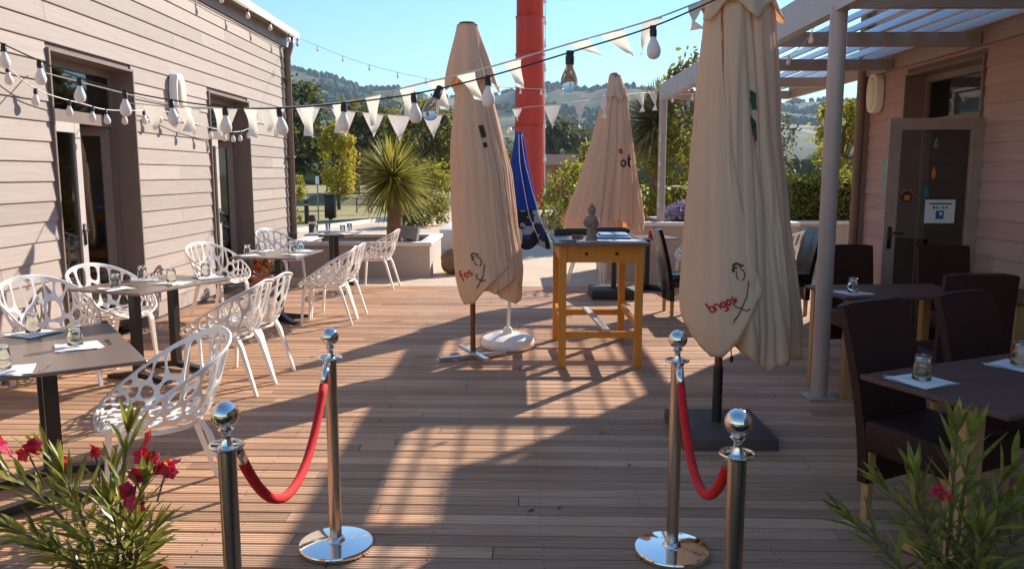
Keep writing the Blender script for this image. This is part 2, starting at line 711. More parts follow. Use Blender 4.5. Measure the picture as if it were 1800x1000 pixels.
# left building
XL = -3.97
opsL = [(6.84, 8.33, 2.655), (10.34, 11.87, 2.655)]
bl = thing('clad_building', 'pale timber clad building with two recessed glazed doors along the left', 'building', (0, 0, 0))
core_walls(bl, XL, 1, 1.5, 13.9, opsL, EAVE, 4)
siding(bl, XL, 1, 1.5, 13.88, opsL, M_sidL, EAVE - .19, [3.4, 5.2, 9.4, 12.1])
roof(bl, XL, 1, 1.5, 13.9, 4)
g = MB()
g.box((XL + .02, 13.9, EAVE / 2 - .1), (.12, .09, EAVE - .2))
g.build('corner_trim', M_frame, bl)
g = MB()
g.tube([(XL + .17, 13.83, EAVE - .05), (XL + .15, 13.80, EAVE - .2), (XL + .10, 13.79, EAVE - .38), (XL + .10, 13.79, .02)], .042, 10)
g.build('downpipe', M_frame, bl, smooth=True)
g = MB()
for zz in (.6, 1.9, 3.2):
    g.box((XL + .07, 13.79, zz), (.16, .11, .03))
g.build('pipe_bracket', M_frame, bl)
for (a, b, top) in opsL:
    surround(bl, XL, 1, a, b, top)
    # frame with transom, recessed
    xf = XL - .20
    g = MB()
    g.box((xf, a + .05, top / 2), (.07, .06, top - .05))
    g.box((xf, b - .05, top / 2), (.07, .06, top - .05))
    g.box((xf, (a + b) / 2, top - .06), (.066, b - a - .17, .07))
    g.box((xf, (a + b) / 2, 2.13), (.066, b - a - .17, .11))
    fr = g.build('door_frame', M_frame, bl)
    g = MB()
    g.box((xf, (a + b) / 2, 2.39), (.008, b - a - .16, .42))
    g.build('transom_pane', M_pane, fr)
    mid = a + .78
    l1 = glazed_leaf('door_leaf', bl, mid - a - .08, 2.06, M_framel, 1)  # paler than its twin leaf: sunlight painted into the frame colour
    l1.location = (xf + .01, a + .08, .015)
    l1.rotation_euler = (0, 0, R(90))
    l2 = glazed_leaf('door_leaf', bl, b - mid - .09, 2.06, M_frame, 1)
    l2.location = (xf - .02, b - .08, .015)
    l2.rotation_euler = (0, 0, R(-90 - 38))
g = MB()
gz = []
for yy in (6.98, 10.5):
    nseg = 40
    V, F = [], []
    for i in range(nseg + 1):
        u = i / nseg
        V += [(-4.27 + .02 * math.sin(u * 30), yy + u * .5, .1), (-4.27 + .02 * math.sin(u * 30 + .4), yy + u * .5, 2.0)]
    for i in range(nseg):
        F.append((2 * i, 2 * i + 2, 2 * i + 3, 2 * i + 1))
    MB().add(V, F).build('curtain', mat('pale_green_curtain', (.50, .62, .54), .9, translucent=.3), bl, smooth=True, fix=False)

# right building
XR = 4.17
opsR = [(7.28, 8.74, 2.655)]
br = thing('clad_building', 'mauve timber clad building in shade with an open glazed door on the right', 'building')
core_walls(br, XR, -1, -5.0, 9.64, opsR, EAVE, 4)
siding(br, XR, -1, .5, 9.62, opsR, M_sidR, EAVE - .19, [2.6, 4.9, 6.1, 9.2])
roof(br, XR, -1, -5.0, 9.64, 4, .01)
g = MB()
g.box((XR - .02, 9.64, EAVE / 2 - .1), (.12, .09, EAVE - .2))
g.build('corner_trim', M_frame, br)
g = MB()
g.tube([(XR - .17, 9.68, EAVE - .05), (XR - .15, 9.66, EAVE - .2), (XR - .12, 9.64, EAVE - .38), (XR - .12, 9.64, .02)], .05, 12)
g.build('downpipe', M_frame, br, smooth=True)
a, b, top = opsR[0]
surround(br, XR, -1, a, b, top)
xf = XR + .20
g = MB()
g.box((xf, a + .05, top / 2), (.07, .06, top - .05))
g.box((xf, b - .05, top / 2), (.07, .06, top - .05))
g.box((xf, (a + b) / 2, top - .06), (.066, b - a - .17, .07))
g.box((xf, (a + b) / 2, 2.13), (.066, b - a - .17, .11))
fr = g.build('door_frame', M_frame, br)
g = MB()
g.box((xf, (a + b) / 2, 2.39), (.008, b - a - .16, .42))
g.build('transom_pane', pane_mat('mirror_pane', (.55, .57, .58), 1.0), fr)
leaf = glazed_leaf('door_leaf', br, .84, 2.08, mat('taupe_frame', (.34, .255, .215), .42), -1, stile=.10, bottom=.14)
leaf.location = (XR - .86, a - .03, .015)
leaf['label'] = 'door leaf standing open square to the wall with notices on its glass'
# notices and stickers on the leaf glass
ly = -.012


def decal(name, x, z, w, h, m, parent, y=-.010, t=.003, lab=None):
    o = MB().box((x, y, z), (w, t, h)).build(name, m, parent)
    if lab:
        o['label'] = lab
    return o


no = decal('notice', .50, 1.255, .27, .21, mat('notice_white', (.62, .66, .70), .5, 0, .02), leaf, lab='white paper notice with a blue square emblem')
ink = mat('notice_ink', (.03, .035, .05), .6)
g = MB()
g.box((.50, -.0135, 1.325), (.2, .003, .012))
for i, wd in enumerate((.022, .018, .012, .018, .02)):
    g.tube([(.445 + i * .028, -.012, 1.29), (.445 + i * .028, -.0145, 1.29)], wd / 2, 8)
g.build('notice', ink, leaf)
decal('notice', .50, 1.225, .07, .075, mat('notice_blue', (.02, .09, .25), .5), leaf, -.0135)
decal('notice', .507, 1.235, .022, .03, mat('notice_white', (.6, .6, .6)), leaf, -.0165)
g = MB()
g.tube([(.195, -.0085, 1.39), (.195, -.0115, 1.39)], .055, 20)
g.build('sticker', mat('sticker_dark', (.05, .012, .01), .5), leaf)
g = MB()
for i in range(12):
    a0, a1 = PI * (.08 + .84 * i / 12), PI * (.08 + .84 * (i + 1) / 12)
    g.tube([(.195 + .055 * math.cos(a0), -.013, 1.39 + .055 * math.sin(a0)), (.195 + .055 * math.cos(a1), -.013, 1.39 + .055 * math.sin(a1))], .004, 5)
g.prism([(.165, 1.40), (.225, 1.40), (.215, 1.355), (.175, 1.355)], -.0155, -.0125, 'Y')
g.build('sticker', mat('sticker_orange', (.55, .16, .02), .5), leaf)
g = MB()
g.prism([(.40, 1.60), (.42, 1.66), (.44, 1.60), (.43, 1.55), (.41, 1.55)], -.013, -.009, 'Y')
g.build('sticker', mat('sticker_orange', (.5, .15, .02), .5), leaf)
decal('sticker', .365, 1.43, .045, .09, mat('sticker_teal', (.02, .16, .22), .5), leaf)
g = MB()
g.tube([(.41, -.011, 1.83), (.425, -.011, 1.90), (.44, -.011, 1.83), (.41, -.011, 1.83)], .004, 5)
g.build('sticker', M_framel, leaf)
# inside the opening: a shelf unit and white conduit give the dark room some depth
g = MB()
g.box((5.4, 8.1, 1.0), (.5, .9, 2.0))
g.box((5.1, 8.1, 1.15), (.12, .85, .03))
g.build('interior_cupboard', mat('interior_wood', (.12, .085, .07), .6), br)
g = MB()
g.tube([(4.72, 8.30, .05), (4.72, 8.30, 2.5)], .018, 8)
g.build('interior_pipe', M_white, br, smooth=True)
o = MB().box((XR - .036, 9.02, 1.60), (.012, .2, .34)).build('wall_notice', mat('turquoise_board', (.05, .42, .38), .5))
tag(o, 'turquoise board on the mauve wall beside the open door', 'sign')



def bulkhead(X, sgn, y, z, label):
    t = thing('wall_lamp', label, 'wall lamp', (X + sgn * .03, y, z), 0, 'oval bulkhead lamps')
    n = 28

    def oval(a, b):
        return [(a * math.copysign(abs(math.cos(u)) ** .75, math.cos(u)), b * math.copysign(abs(math.sin(u)) ** .75, math.sin(u)))
                for u in [2 * PI * k / n for k in range(n)]]
    g = MB()
    rings = [(0, .135, .225), (.07, .135, .225), (.085, .125, .213), (.085, .10, .185), (.07, .098, .18)]
    for i, (d, aa, bb) in enumerate(rings):
        for (p, q) in oval(aa, bb):
            g.v.append((sgn * d, p, q))
    for i in range(len(rings) - 1):
        for k in range(n):
            g.f.append((i * n + k, i * n + (k + 1) % n, (i + 1) * n + (k + 1) % n, (i + 1) * n + k))
    g.build('bezel', M_white, t, angle=50)
    g = MB()
    for i in range(7):
        u = i / 6
        k_ = math.cos(u * PI / 2)
        for (p, q) in oval(max(.002, .099 * k_ ** .6), max(.002, .182 * k_ ** .6)):
            g.v.append((sgn * (.07 + .05 * math.sin(u * PI / 2)), p, q))
    for i in range(6):
        for k in range(n):
            g.f.append((i * n + k, i * n + (k + 1) % n, (i + 1) * n + (k + 1) % n, (i + 1) * n + k))
    g.build('diffuser', M_lampd, t, smooth=True)


bulkhead(XL, 1, 9.32, 2.52, 'white oval lamp on the pale sunlit wall between the doors')
bulkhead(XR, -1, 9.38, 2.52, 'white oval lamp on the shaded mauve wall past the open door')

# ------------------------------------------------------------------ pergola
pg = thing('pergola', 'grey mauve pergola of tilted slats along the right hand building', 'pergola')
PX = 2.18
for (x, y) in ((PX, 5.62), (PX, 12.2)):
    g = MB()
    g.tube([(x, y, -.02), (x, y, 2.72)], .058, 14)
    p = g.build('post', M_perg, pg, angle=40)
    g = MB()
    g.box((x, y, .01), (.2, .2, .012))
    g.build('base_plate', M_perg, p)
g = MB()
g.box((PX, 7.6, 2.81), (.09, 9.4, .24))
g.build('outer_beam', M_perg, pg)
g = MB()
g.box((XR - .065, 7.6, 2.81), (.06, 9.4, .16))
g.build('wall_beam', M_perg, pg)
for yb in (2.96, 4.26, 5.62, 7.26, 8.92, 10.56, 12.2):
    g = MB()
    g.box(((PX + XR) / 2 - .015, yb, 2.775), (XR - PX - .19, .06, .12))
    g.build('cross_beam', M_perg, pg)
for k in range(8):
    xs = PX + .16 + k * .235
    g = MB()
    g.box((xs, 7.6, 2.905), (.185, 9.5, .012), ry=R(-38.5))
    g.build('slat', M_slat, pg)

# ------------------------------------------------------------------ white lattice chairs


def clip(poly, p, nrm):
    """keep the side where (q-p).n <= 0"""
    out = []
    for i in range(len(poly)):
        a, b = poly[i], poly[(i + 1) % len(poly)]
        da = (a[0] - p[0]) * nrm[0] + (a[1] - p[1]) * nrm[1]
        db = (b[0] - p[0]) * nrm[0] + (b[1] - p[1]) * nrm[1]
        if da <= 0:
            out.append(a)
        if (da < 0 < db) or (db < 0 < da):
            t = da / (da - db)
            out.append((a[0] + (b[0] - a[0]) * t, a[1] + (b[1] - a[1]) * t))
    return out


def cells(pts, outline):
    res = []
    for i, p in enumerate(pts):
        poly = list(outline)
        for j, q in enumerate(pts):
            if i == j:
                continue
            d = (q[0] - p[0], q[1] - p[1])
            l = math.hypot(*d)
            if l > 1.2:
                continue
            poly = clip(poly, ((p[0] + q[0]) / 2, (p[1] + q[1]) / 2), (d[0] / l, d[1] / l))
            if not poly:
                break
        res.append(poly)
    return res


RS = .50


def shell(x, y):
    r = math.hypot(x, y)
    if r < 1e-6:
        return Vector((0, 0, .415))
    ux, uy = x / r, y / r
    bk = (1 - uy) / 2
    sq = 1 + .10 * (abs(2 * ux * uy)) ** 1.5
    if r <= RS:
        k = r / RS
        return Vector((x / RS * .205 * sq, y / RS * .215 * sq, .43 - .016 * (1 - k * k)))
    t = (r - RS) / (1 - RS)
    H = .40 * bk ** 1.15
    fl = .03 + .065 * (4 * bk * (1 - bk)) ** .8 + .095 * bk ** 3
    rad = 1 + fl * (t ** .8) / .21
    drop = -.03 * (1 - bk) ** 6 * t * t
    return Vector((ux * .205 * sq * rad, uy * .215 * sq * rad, .43 + H * t ** 1.25 + drop))


def make_chair_meshes(seed):
    rr = random.Random(seed)
    pts = []
    tries = 0
    while len(pts) < 92 and tries < 20000:
        tries += 1
        r = math.sqrt(rr.random())
        a = rr.random() * 2 * PI
        p = (r * math.cos(a), r * math.sin(a))
        bk = (1 - math.sin(a)) / 2
        dmin = .13 if r < .52 else .128 + .062 * bk
        if r > .95:
            continue
        if all((p[0] - q[0]) ** 2 + (p[1] - q[1]) ** 2 > dmin * dmin for q in pts):
            pts.append(p)
    outline = [(math.cos(2 * PI * k / 60), math.sin(2 * PI * k / 60)) for k in range(60)]
    cs = cells(pts, outline)
    seat, back = MB(), MB()
    for p, c in zip(pts, cs):
        if len(c) < 3:
            continue
        # drop nearly duplicate points
        cc = [c[i] for i in range(len(c)) if math.dist(c[i], c[i - 1]) > 1e-4]
        cx = sum(q[0] for q in cc) / len(cc)
        cy = sum(q[1] for q in cc) / len(cc)
        cr_ = math.hypot(cx, cy)
        hw = .0145 if cr_ > RS else .014
        inner = list(cc)
        n = len(cc)
        for i in range(n):
            a, b = cc[i], cc[(i + 1) % n]
            d = (b[0] - a[0], b[1] - a[1])
            l = math.hypot(*d)
            if l < 1e-6:
                continue
            nr = (d[1] / l, -d[0] / l)
            on_rim = math.hypot(*a) > .985 and math.hypot(*b) > .985
            w = hw * (1.5 if on_rim else 1)
            inner = clip(inner, (a[0] - nr[0] * w, a[1] - nr[1] * w), nr)
            if len(inner) < 3:
                break
        ring = []
        for i in range(n):
            a, b = cc[i], cc[(i + 1) % n]
            k = max(1, int(math.dist(a, b) / .07))
            for j in range(k):
                ring.append((a[0] + (b[0] - a[0]) * j / k, a[1] + (b[1] - a[1]) * j / k))
        tgt = seat if cr_ < RS else back
        if len(inner) < 3:
            tgt.add([shell(*q) for q in ring], [tuple(range(len(ring)))])
            continue
        ix = sum(q[0] for q in inner) / len(inner)
        iy = sum(q[1] for q in inner) / len(inner)
        inn = []
        for q in ring:
            d = (q[0] - ix, q[1] - iy)
            best = 1.0
            for i in range(len(inner)):
                a, b = inner[i], inner[(i + 1) % len(inner)]
                e = (b[0] - a[0], b[1] - a[1])
                den = d[0] * e[1] - d[1] * e[0]
                if abs(den) < 1e-12:
                    continue
                t = ((a[0] - ix) * e[1] - (a[1] - iy) * e[0]) / den
                u = ((a[0] - ix) * d[1] - (a[1] - iy) * d[0]) / den
                if t > 0 and -1e-6 <= u <= 1 + 1e-6:
                    best = min(best, t)
            inn.append((ix + d[0] * best, iy + d[1] * best))
        for _ in range(1):
            m = len(inn)
            inn = [((inn[i - 1][0] + 2 * inn[i][0] + inn[(i + 1) % m][0]) / 4, (inn[i - 1][1] + 2 * inn[i][1] + inn[(i + 1) % m][1]) / 4) for i in range(m)]
        m = len(ring)
        V = [shell(*q) for q in ring] + [shell(*q) for q in inn]
        tgt.add(V, [(i, (i + 1) % m, m + (i + 1) % m, m + i) for i in range(m)])
    out = []
    for nm, b in (('seat', seat), ('backrest', back)):
        me = b.mesh(nm, M_white, True, merge=.0008, fix=True)
        bm = bmesh.new()
        bm.from_mesh(me)
        # thickness
        bm.normal_update()
        geom = bmesh.ops.solidify(bm, geom=bm.faces[:], thickness=.009)
        bmesh.ops.recalc_face_normals(bm, faces=bm.faces)
        bm.to_mesh(me)
        bm.free()
        me.polygons.foreach_set('use_smooth', [True] * len(me.polygons))
        sharp(me, 40)
        out.append(me)
    g = MB()
    rim = [shell(math.cos(2 * PI * k / 60), math.sin(2 * PI * k / 60)) for k in range(61)]
    g.tube(rim, .0085, 6, cap=False)
    out.append(g.mesh('rim', M_white, True))
    g = MB()
    ring = [Vector((.200 * math.cos(a), .205 * math.sin(a), .405)) for a in [2 * PI * k / 32 for k in range(33)]]
    g.tube(ring, .011, 6, cap=False)
    out.append(g.mesh('seat_ring', M_white, True))
    legs = []
    for sx, fy in ((-1, 1), (1, 1), (-1, -1), (1, -1)):
        g = MB()
        if fy > 0:
            pts_ = [(sx * .185, .150, .430), (sx * .192, .185, .36), (sx * .20, .215, 0)]
        else:
            pts_ = [(sx * .150, -.165, .430), (sx * .158, -.205, .36), (sx * .175, -.315, 0)]
        # flat tapered blade
        V, F = [], []
        for i, p in enumerate(pts_):
            w = (.022, .019, .013)[i]
            d = (.016, .014, .010)[i]
            V += [(p[0] - w, p[1] - d, p[2]), (p[0] + w, p[1] - d, p[2]), (p[0] + w, p[1] + d, p[2]), (p[0] - w, p[1] + d, p[2])]
        for i in range(2):
            for k in range(4):
                F.append((4 * i + k, 4 * i + (k + 1) % 4, 4 * i + 4 + (k + 1) % 4, 4 * i + 4 + k))
        F += [(3, 2, 1, 0), (8, 9, 10, 11)]
        g.add(V, F)
        legs.append(g.mesh('leg', M_white))
    return out, legs


CH = [make_chair_meshes(s) for s in (3, 11)]


def lattice_chair(x, y, face, label, k=0):
    rz = math.atan2(face[1], face[0]) - PI / 2
    t = thing('lattice_chair', label, 'chair', (x, y, 0), rz, 'white lattice chairs')
    ms, legs = CH[k % 2]
    for me in ms:
        link(me.name.split('.')[0], me, t)
    for me in legs:
        link('leg', me, t)


lattice_chair(-1.77, 3.76, (-.82, -.57), 'white lattice chair nearest the camera, standing behind the left rope post', 0)
lattice_chair(-3.48, 5.86, (.85, -.5), 'white lattice chair against the left wall, behind the nearest dark table', 1)
lattice_chair(-3.44, 6.72, (.88, -.42), 'white lattice chair in front of the first door, beside the second table', 0)
lattice_chair(-2.20, 5.84, (-.99, .10), 'white lattice chair on the deck side of the second table, nearer of two', 1)
lattice_chair(-2.18, 6.28, (-.98, .16), 'white lattice chair on the deck side of the second table, farther of two', 0)
lattice_chair(-3.36, 8.95, (.86, -.42), 'white lattice chair by the wall between the two doors', 1)
lattice_chair(-2.10, 8.56, (-.99, -.05), 'white lattice chair on the deck side of the third table, nearer of two', 0)
lattice_chair(-2.09, 9.00, (-.98, .1), 'white lattice chair on the deck side of the third table, farther of two', 1)
lattice_chair(-3.34, 11.30, (.9, -.35), 'white lattice chair by the wall past the second door', 0)
lattice_chair(-2.04, 11.32, (-.98, .12), 'white lattice chair in front of the long low planter, right of farthest left table', 1)
lattice_chair(2.55, 11.35, (-.9, -.3), 'white lattice chair behind the biggest parasol by the low wall', 0)
lattice_chair(3.62, 10.9, (-.95, -.1), 'white lattice chair beyond the pergola post, by the far planter', 1)
lattice_chair(1.02, 11.5, (.95, -.2), 'white lattice chair behind the orange bar table, under the far parasol', 0)

# ------------------------------------------------------------------ tables on the left (dark laminate)


def dark_table(x, y, rz, label, w=.72, l=.80, two=True, m=M_tabL, h=.745):
    t = thing('bistro_table', label, 'table', (x, y, 0), rz, 'dark pedestal tables')
    g = MB()
    g.rbox((0, 0, h - .009), (w, l, .018), .004, 1)
    g.build('table_top', m, t)
    ps = (-.2, .2) if two else (0,)
    for py in ps:
        g = MB()
        g.box((0, py, (h - .05) / 2 + .03), (.062, .062, h - .10))
        g.build('post', M_black, t)
        g = MB()
        g.box((0, py, h - .032), (.36, .09, .026))
        g.build('mount_plate', M_black, t)
        g = MB()
        if two:
            for s in (-1, 1):
                g.prism([(0, .075), (s * .30, .03), (s * .30, .0), (s * .27, .0), (0, .03)][::s], py - .03, py + .03, 'Y')
        else:
            for k in range(4):
                aa = R(45 + 90 * k)
                d = Vector((math.cos(aa), math.sin(aa), 0))
                q = Vector((-d.y, d.x, 0)) * .028
                V = [q + Vector((0, 0, .09)), -q + Vector((0, 0, .09)), d * .34 - q + Vector((0, 0, .03)), d * .34 + q + Vector((0, 0, .03))]
                V += [q, -q, d * .34 - q, d * .34 + q]
                g.add(V, [(0, 1, 2, 3), (7, 6, 5, 4), (0, 3, 7, 4), (1, 0, 4, 5), (2, 1, 5, 6), (3, 2, 6, 7)])
        g.build('foot', M_black, t)
    return t


dark_table(-2.36, 3.87, R(35), 'dark table in the left foreground, its corner pointing at the nearest chair', .75, 1.15)
dark_table(-2.90, 6.26, R(-20), 'dark table in front of the first door, second from the camera', .70, .98)
dark_table(-2.62, 8.66, R(-4), 'dark table between the two doors, third from the camera', .72, .92, False)
dark_table(-2.72, 11.75, R(3), 'farthest dark table on the left, before the low planter', .72, .72)
dark_table(1.80, 11.05, R(10), 'far dark table behind the orange bar table, under the low wall', .7, .7, False)
dark_table(2.52, 9.15, R(0), 'dark table between the two black high backed chairs behind the biggest parasol', .7, .7, False)

# ------------------------------------------------------------------ table settings
g = MB()
# inverted tumbler: closed wide end up
prof = [(.036, 0), (.029, .098), (.0, .100)]
pr = [(.0385, 0), (.0375, .03), (.031, .095), (.029, .102), (.0005, .102), (.0005, .088), (.028, .088), (.0355, .03), (.0365, 0), (.0385, 0)]
g.lathe(pr, 20, cap=False)
glass_me = g.mesh('tumbler', M_glass, True, merge=.0003)
g = MB()
g.lathe([(.032, 0), (.030, .012), (.038, .11), (.036, .11), (.028, .014), (.0005, .013), (.0005, 0), (.032, 0)], 20, cap=False)
glass2_me = g.mesh('tumbler', M_glass, True, merge=.0003)


def napkin_mesh(k):
    r2 = random.Random(k)
    g = MB()
    s = .105
    n = 6
    V, F = [], []
    for i in range(n + 1):
        for j in range(n + 1 - i):
            u, v = i / n, j / n
            V.append((-s + 2 * s * u, -s + 2 * s * v, .004 + .010 * math.sin(3 * u + 2 * v + k) ** 2 * (u + v)))
    idx = {}
    c = 0
    for i in range(n + 1):
        for j in range(n + 1 - i):
            idx[i, j] = c
            c += 1
    for i in range(n):
        for j in range(n - i):
            F.append((idx[i, j], idx[i + 1, j], idx[i, j + 1]))
            if i + j < n - 1:
                F.append((idx[i + 1, j], idx[i + 1, j + 1], idx[i, j + 1]))
    g.add(V, F)
    g.add([(x, y, .002) for x, y, z in V], [f[::-1] for f in F])
    g.box((0, 0, .0015), (.2, .2, .002), rz=R(8 * k))
    return g.mesh('napkin', M_paper, fix=False)


nap = [napkin_mesh(k) for k in range(3)]
g = MB()
g.box((0, 0, .0035), (.006, .11, .002))
for i in (-1, 0, 1):
    g.box((i * .006, .075, .0045), (.003, .045, .002))
g.box((0, .055, .004), (.018, .012, .002))
fork_me = g.mesh('fork', M_steel)


def setting(x, y, z, rz, where, k=0, upright=False, fork=True):
    n = link('napkin', nap[k % 3], None, (x, y, z), rz)
    tag(n, 'folded white paper napkin ' + where, 'napkin', 'white napkins on tables')
    d = Matrix.Rotation(rz, 3, 'Z') @ Vector((-.015, -.015, 0))
    gl = link('tumbler', glass2_me if upright else glass_me, None, (x + d.x, y + d.y, z + .0165), rz)
    tag(gl, 'clear glass tumbler on the napkin ' + where, 'glass', 'tumblers on tables')
    if fork:
        d = Matrix.Rotation(rz, 3, 'Z') @ Vector((.14, .02, 0))
        f = link('fork', fork_me, None, (x + d.x, y + d.y, z), rz + .1)
        tag(f, 'steel fork beside the napkin ' + where, 'fork', 'cutlery on tables')


TZ = .746
setting(-2.62, 4.22, TZ, R(70), 'at the far side of the nearest left table', 0)
setting(-2.20, 3.90, TZ, R(30), 'nearest the front corner of the nearest left table', 1)
setting(-2.24, 3.40, TZ, R(10), 'at the near edge of the nearest left table', 2)
setting(-3.02, 5.92, TZ, R(50), 'at the left end of the second left table', 0)
setting(-3.06, 6.46, TZ, R(20), 'at the wall side of the second left table', 1)
setting(-2.72, 6.24, TZ, R(-20), 'in the middle of the second left table', 2)
setting(-2.60, 6.62, TZ, R(-50), 'at the far end of the second left table', 0)
setting(-2.86, 8.42, TZ, R(30), 'at the left corner of the third left table', 1)
setting(-2.88, 8.92, TZ, R(60), 'at the wall side of the third left table', 2)
setting(-2.40, 8.50, TZ, R(-20), 'at the near right corner of the third left table', 0)
setting(-2.42, 8.92, TZ, R(-60), 'at the far right corner of the third left table', 1)
setting(-2.92, 11.55, TZ, R(10), 'at the left of the farthest left table', 1, True, False)
setting(-2.85, 11.98, TZ, R(40), 'at the back of the farthest left table', 2, True, False)
setting(-2.52, 11.55, TZ, R(-30), 'at the front right of the farthest left table', 0, True, False)
setting(-2.50, 11.92, TZ, R(-60), 'at the back right of the farthest left table', 1, True, False)

# ------------------------------------------------------------------ dining set on the right


def parsons_chair(x, y, face, label, m=M_leather, h=1.0, wood=M_oak, recline=.07):
    rz = math.atan2(face[1], face[0]) - PI / 2
    t = thing('high_back_chair', label, 'chair', (x, y, 0), rz, 'dark high backed chairs')
    g = MB()
    g.rbox((0, .0, .405), (.45, .44, .15), .022, 3)
    g.build('seat', m, t, angle=50)
    # slightly curved, tapering back
    V, F = [], []
    nz, nx = 10, 6
    for side in (0, 1):
        for i in range(nz + 1):
            u = i / nz
            z = .18 + (h - .18) * u
            yy = -.205 - recline * u ** 1.6 - (.055 - .012 * u) * (1 if side == 0 else 0) + (.02 if side else 0)
            w = .225 - .006 * u
            for j in range(nx + 1):
                s = j / nx * 2 - 1
                edge = .012 * (abs(s) ** 6) * (1 if side == 0 else -1)
                zz = z - (.012 * abs(s) ** 6 + (.0 if side else .006)) * (1 if i == nz else 0)
                V.append((w * s, yy + edge + .012 * s * s, zz))
    st = (nz + 1) * (nx + 1)
    W = nx + 1
    for i in range(nz):
        for j in range(nx):
            a = i * W + j
            F.append((a, a + 1, a + 1 + W, a + W))
            F.append((st + a, st + a + W, st + a + 1 + W, st + a + 1))
    for i in range(nz):
        for j in (0, nx):
            a = i * W + j
            F.append((a, a + W, st + a + W, st + a))
    for j in range(nx):
        a = nz * W + j
        F.append((a, a + 1, st + a + 1, st + a))
        F.append((j, st + j, st + j + 1, j + 1))
    g = MB().add(V, F)
    g.build('backrest', m, t, angle=45)
    for sx in (-1, 1):
        for sy in (-1, 1):
            g = MB()
            g.box((sx * .19, sy * .185 - (.02 if sy < 0 else 0), .165), (.042, .042, .33), taper=.8)
            g.build('leg', wood, t)


tR = thing('dining_table', 'walnut topped dining table with pale oak legs in the right foreground', 'table', (2.16, 3.32, 0), R(25))
g = MB()
g.rbox((0, 0, .735), (1.2, .66, .022), .004, 1)
g.build('table_top', M_walnut, tR)
for sx in (-1, 1):
    MB().box((sx * .45, -.08, .36), (.08, .08, .72)).build('leg', M_oak, tR)
    MB().rbox((sx * .45, -.08, .03), (.09, .50, .05), .006, 1).build('foot', M_oak, tR)
g = MB()
g.box((0, -.08, .69), (.81, .03, .06))
g.build('apron', M_black, tR)


def corner(dx, dy):
    v = Matrix.Rotation(R(25), 3, 'Z') @ Vector((dx, dy, 0))
    return 2.16 + v.x, 3.32 + v.y


cx_, cy_ = corner(-.46, .14)
setting(cx_, cy_, .7465, R(25), 'at the left end of the walnut table', 0, False, False)
cx_, cy_ = corner(.17, .14)
setting(cx_, cy_, .7465, R(25), 'at the back of the walnut table', 1, False, False)
parsons_chair(1.90, 3.48, (.46, -.89), 'dark brown leather high backed chair at the left end of the walnut table', recline=.19)
parsons_chair(2.50, 3.80, (.46, -.89), 'dark brown leather high backed chair, second along the far side of the walnut table', recline=.17)
parsons_chair(3.02, 4.02, (-.80, -.60), 'dark leather high backed chair cut by the right edge of the picture')
parsons_chair(2.86, 5.14, (.05, 1), 'dark leather high backed chair with its back to the walnut table set', h=1.0)
parsons_chair(2.90, 6.66, (.1, -1), 'dark leather high backed chair seen just right of the front pergola post')
parsons_chair(3.68, 6.62, (.0, -1), 'dark leather high backed chair in front of the open glazed door')
parsons_chair(1.95, 9.15, (1, .05), 'black high backed chair peeping out left of the biggest parasol', mat('black_gloss_vinyl', (.012, .011, .012), .18), recline=.16)
parsons_chair(3.08, 9.2, (-1, -.05), 'black glossy high backed chair between the biggest parasol and the pergola post', mat('black_gloss_vinyl', (.012, .011, .012)), recline=.16)
t2 = thing('dining_table', 'walnut table behind the front pergola post, with one tumbler', 'table', (2.78, 5.90, 0), R(4))
g = MB()
g.rbox((0, 0, .735), (1.02, .66, .022), .004, 1)
g.build('table_top', M_walnut, t2)
for sx in (-1, 1):
    for sy in (-1, 1):
        g = MB()
        g.box((sx * .44, sy * .27, .36), (.06, .06, .72))
        g.build('leg', M_oak, t2)
setting(2.44, 5.74, .7465, R(5), 'on the walnut table behind the pergola post', 2, False, False)
t3 = thing('dining_table', 'walnut table against the mauve wall at the right edge', 'table', (3.72, 5.66, 0), R(0))
g = MB()
g.rbox((0, 0, .735), (.72, .66, .022), .004, 1)
g.build('table_top', M_walnut, t3)
for sx in (-1, 1):
    for sy in (-1, 1):
        g = MB()
        g.box((sx * .30, sy * .27, .36), (.06, .06, .72))
        g.build('leg', M_oak, t3)

# ------------------------------------------------------------------ rope posts
SH = .93


def stanchion(x, y, label, rz=0):
    t = thing('rope_post', label, 'rope post', (x, y, 0), rz, 'chrome rope posts')
    g = MB()
    g.lathe([(.0, .004), (.158, .004), (.160, .008), (.160, .020), (.156, .026), (.10, .032), (.04, .036), (.033, .05), (.0265, .054)], 40, cap=False)
    g.build('base', M_chrome, t, angle=35)
    g = MB()
    g.lathe([(.0255, .045), (.0255, SH - .105)], 28)
    g.build('pole', M_brush, t, angle=35)
    g = MB()
    g.lathe([(.0, SH - .105), (.029, SH - .105), (.029, SH - .095), (.022, SH - .088), (.0, SH - .088)], 24, cap=False)
    # collar with four rope eyes
    for k in range(32):
        a0, a1 = 2 * PI * k / 32, 2 * PI * (k + 1) / 32
        rr = .046
        g.tube([(rr * math.cos(a0), rr * math.sin(a0), SH - .089), (rr * math.cos(a1), rr * math.sin(a1), SH - .089)], .0045, 6)
    for k in range(4):
        a0 = 2 * PI * k / 4
        g.box((.034 * math.cos(a0), .034 * math.sin(a0), SH - .089), (.03, .012, .007), rz=a0)
    g.lathe([(.018, SH - .088), (.012, SH - .07), (.012, SH - .055), (.022, SH - .042), (.010, SH - .034)], 20)
    g.build('collar', M_chrome, t, angle=40)
    g = MB()
    g.ball((0, 0, SH), .0385, 32, 20)
    g.build('ball', M_chrome, t, smooth=True)


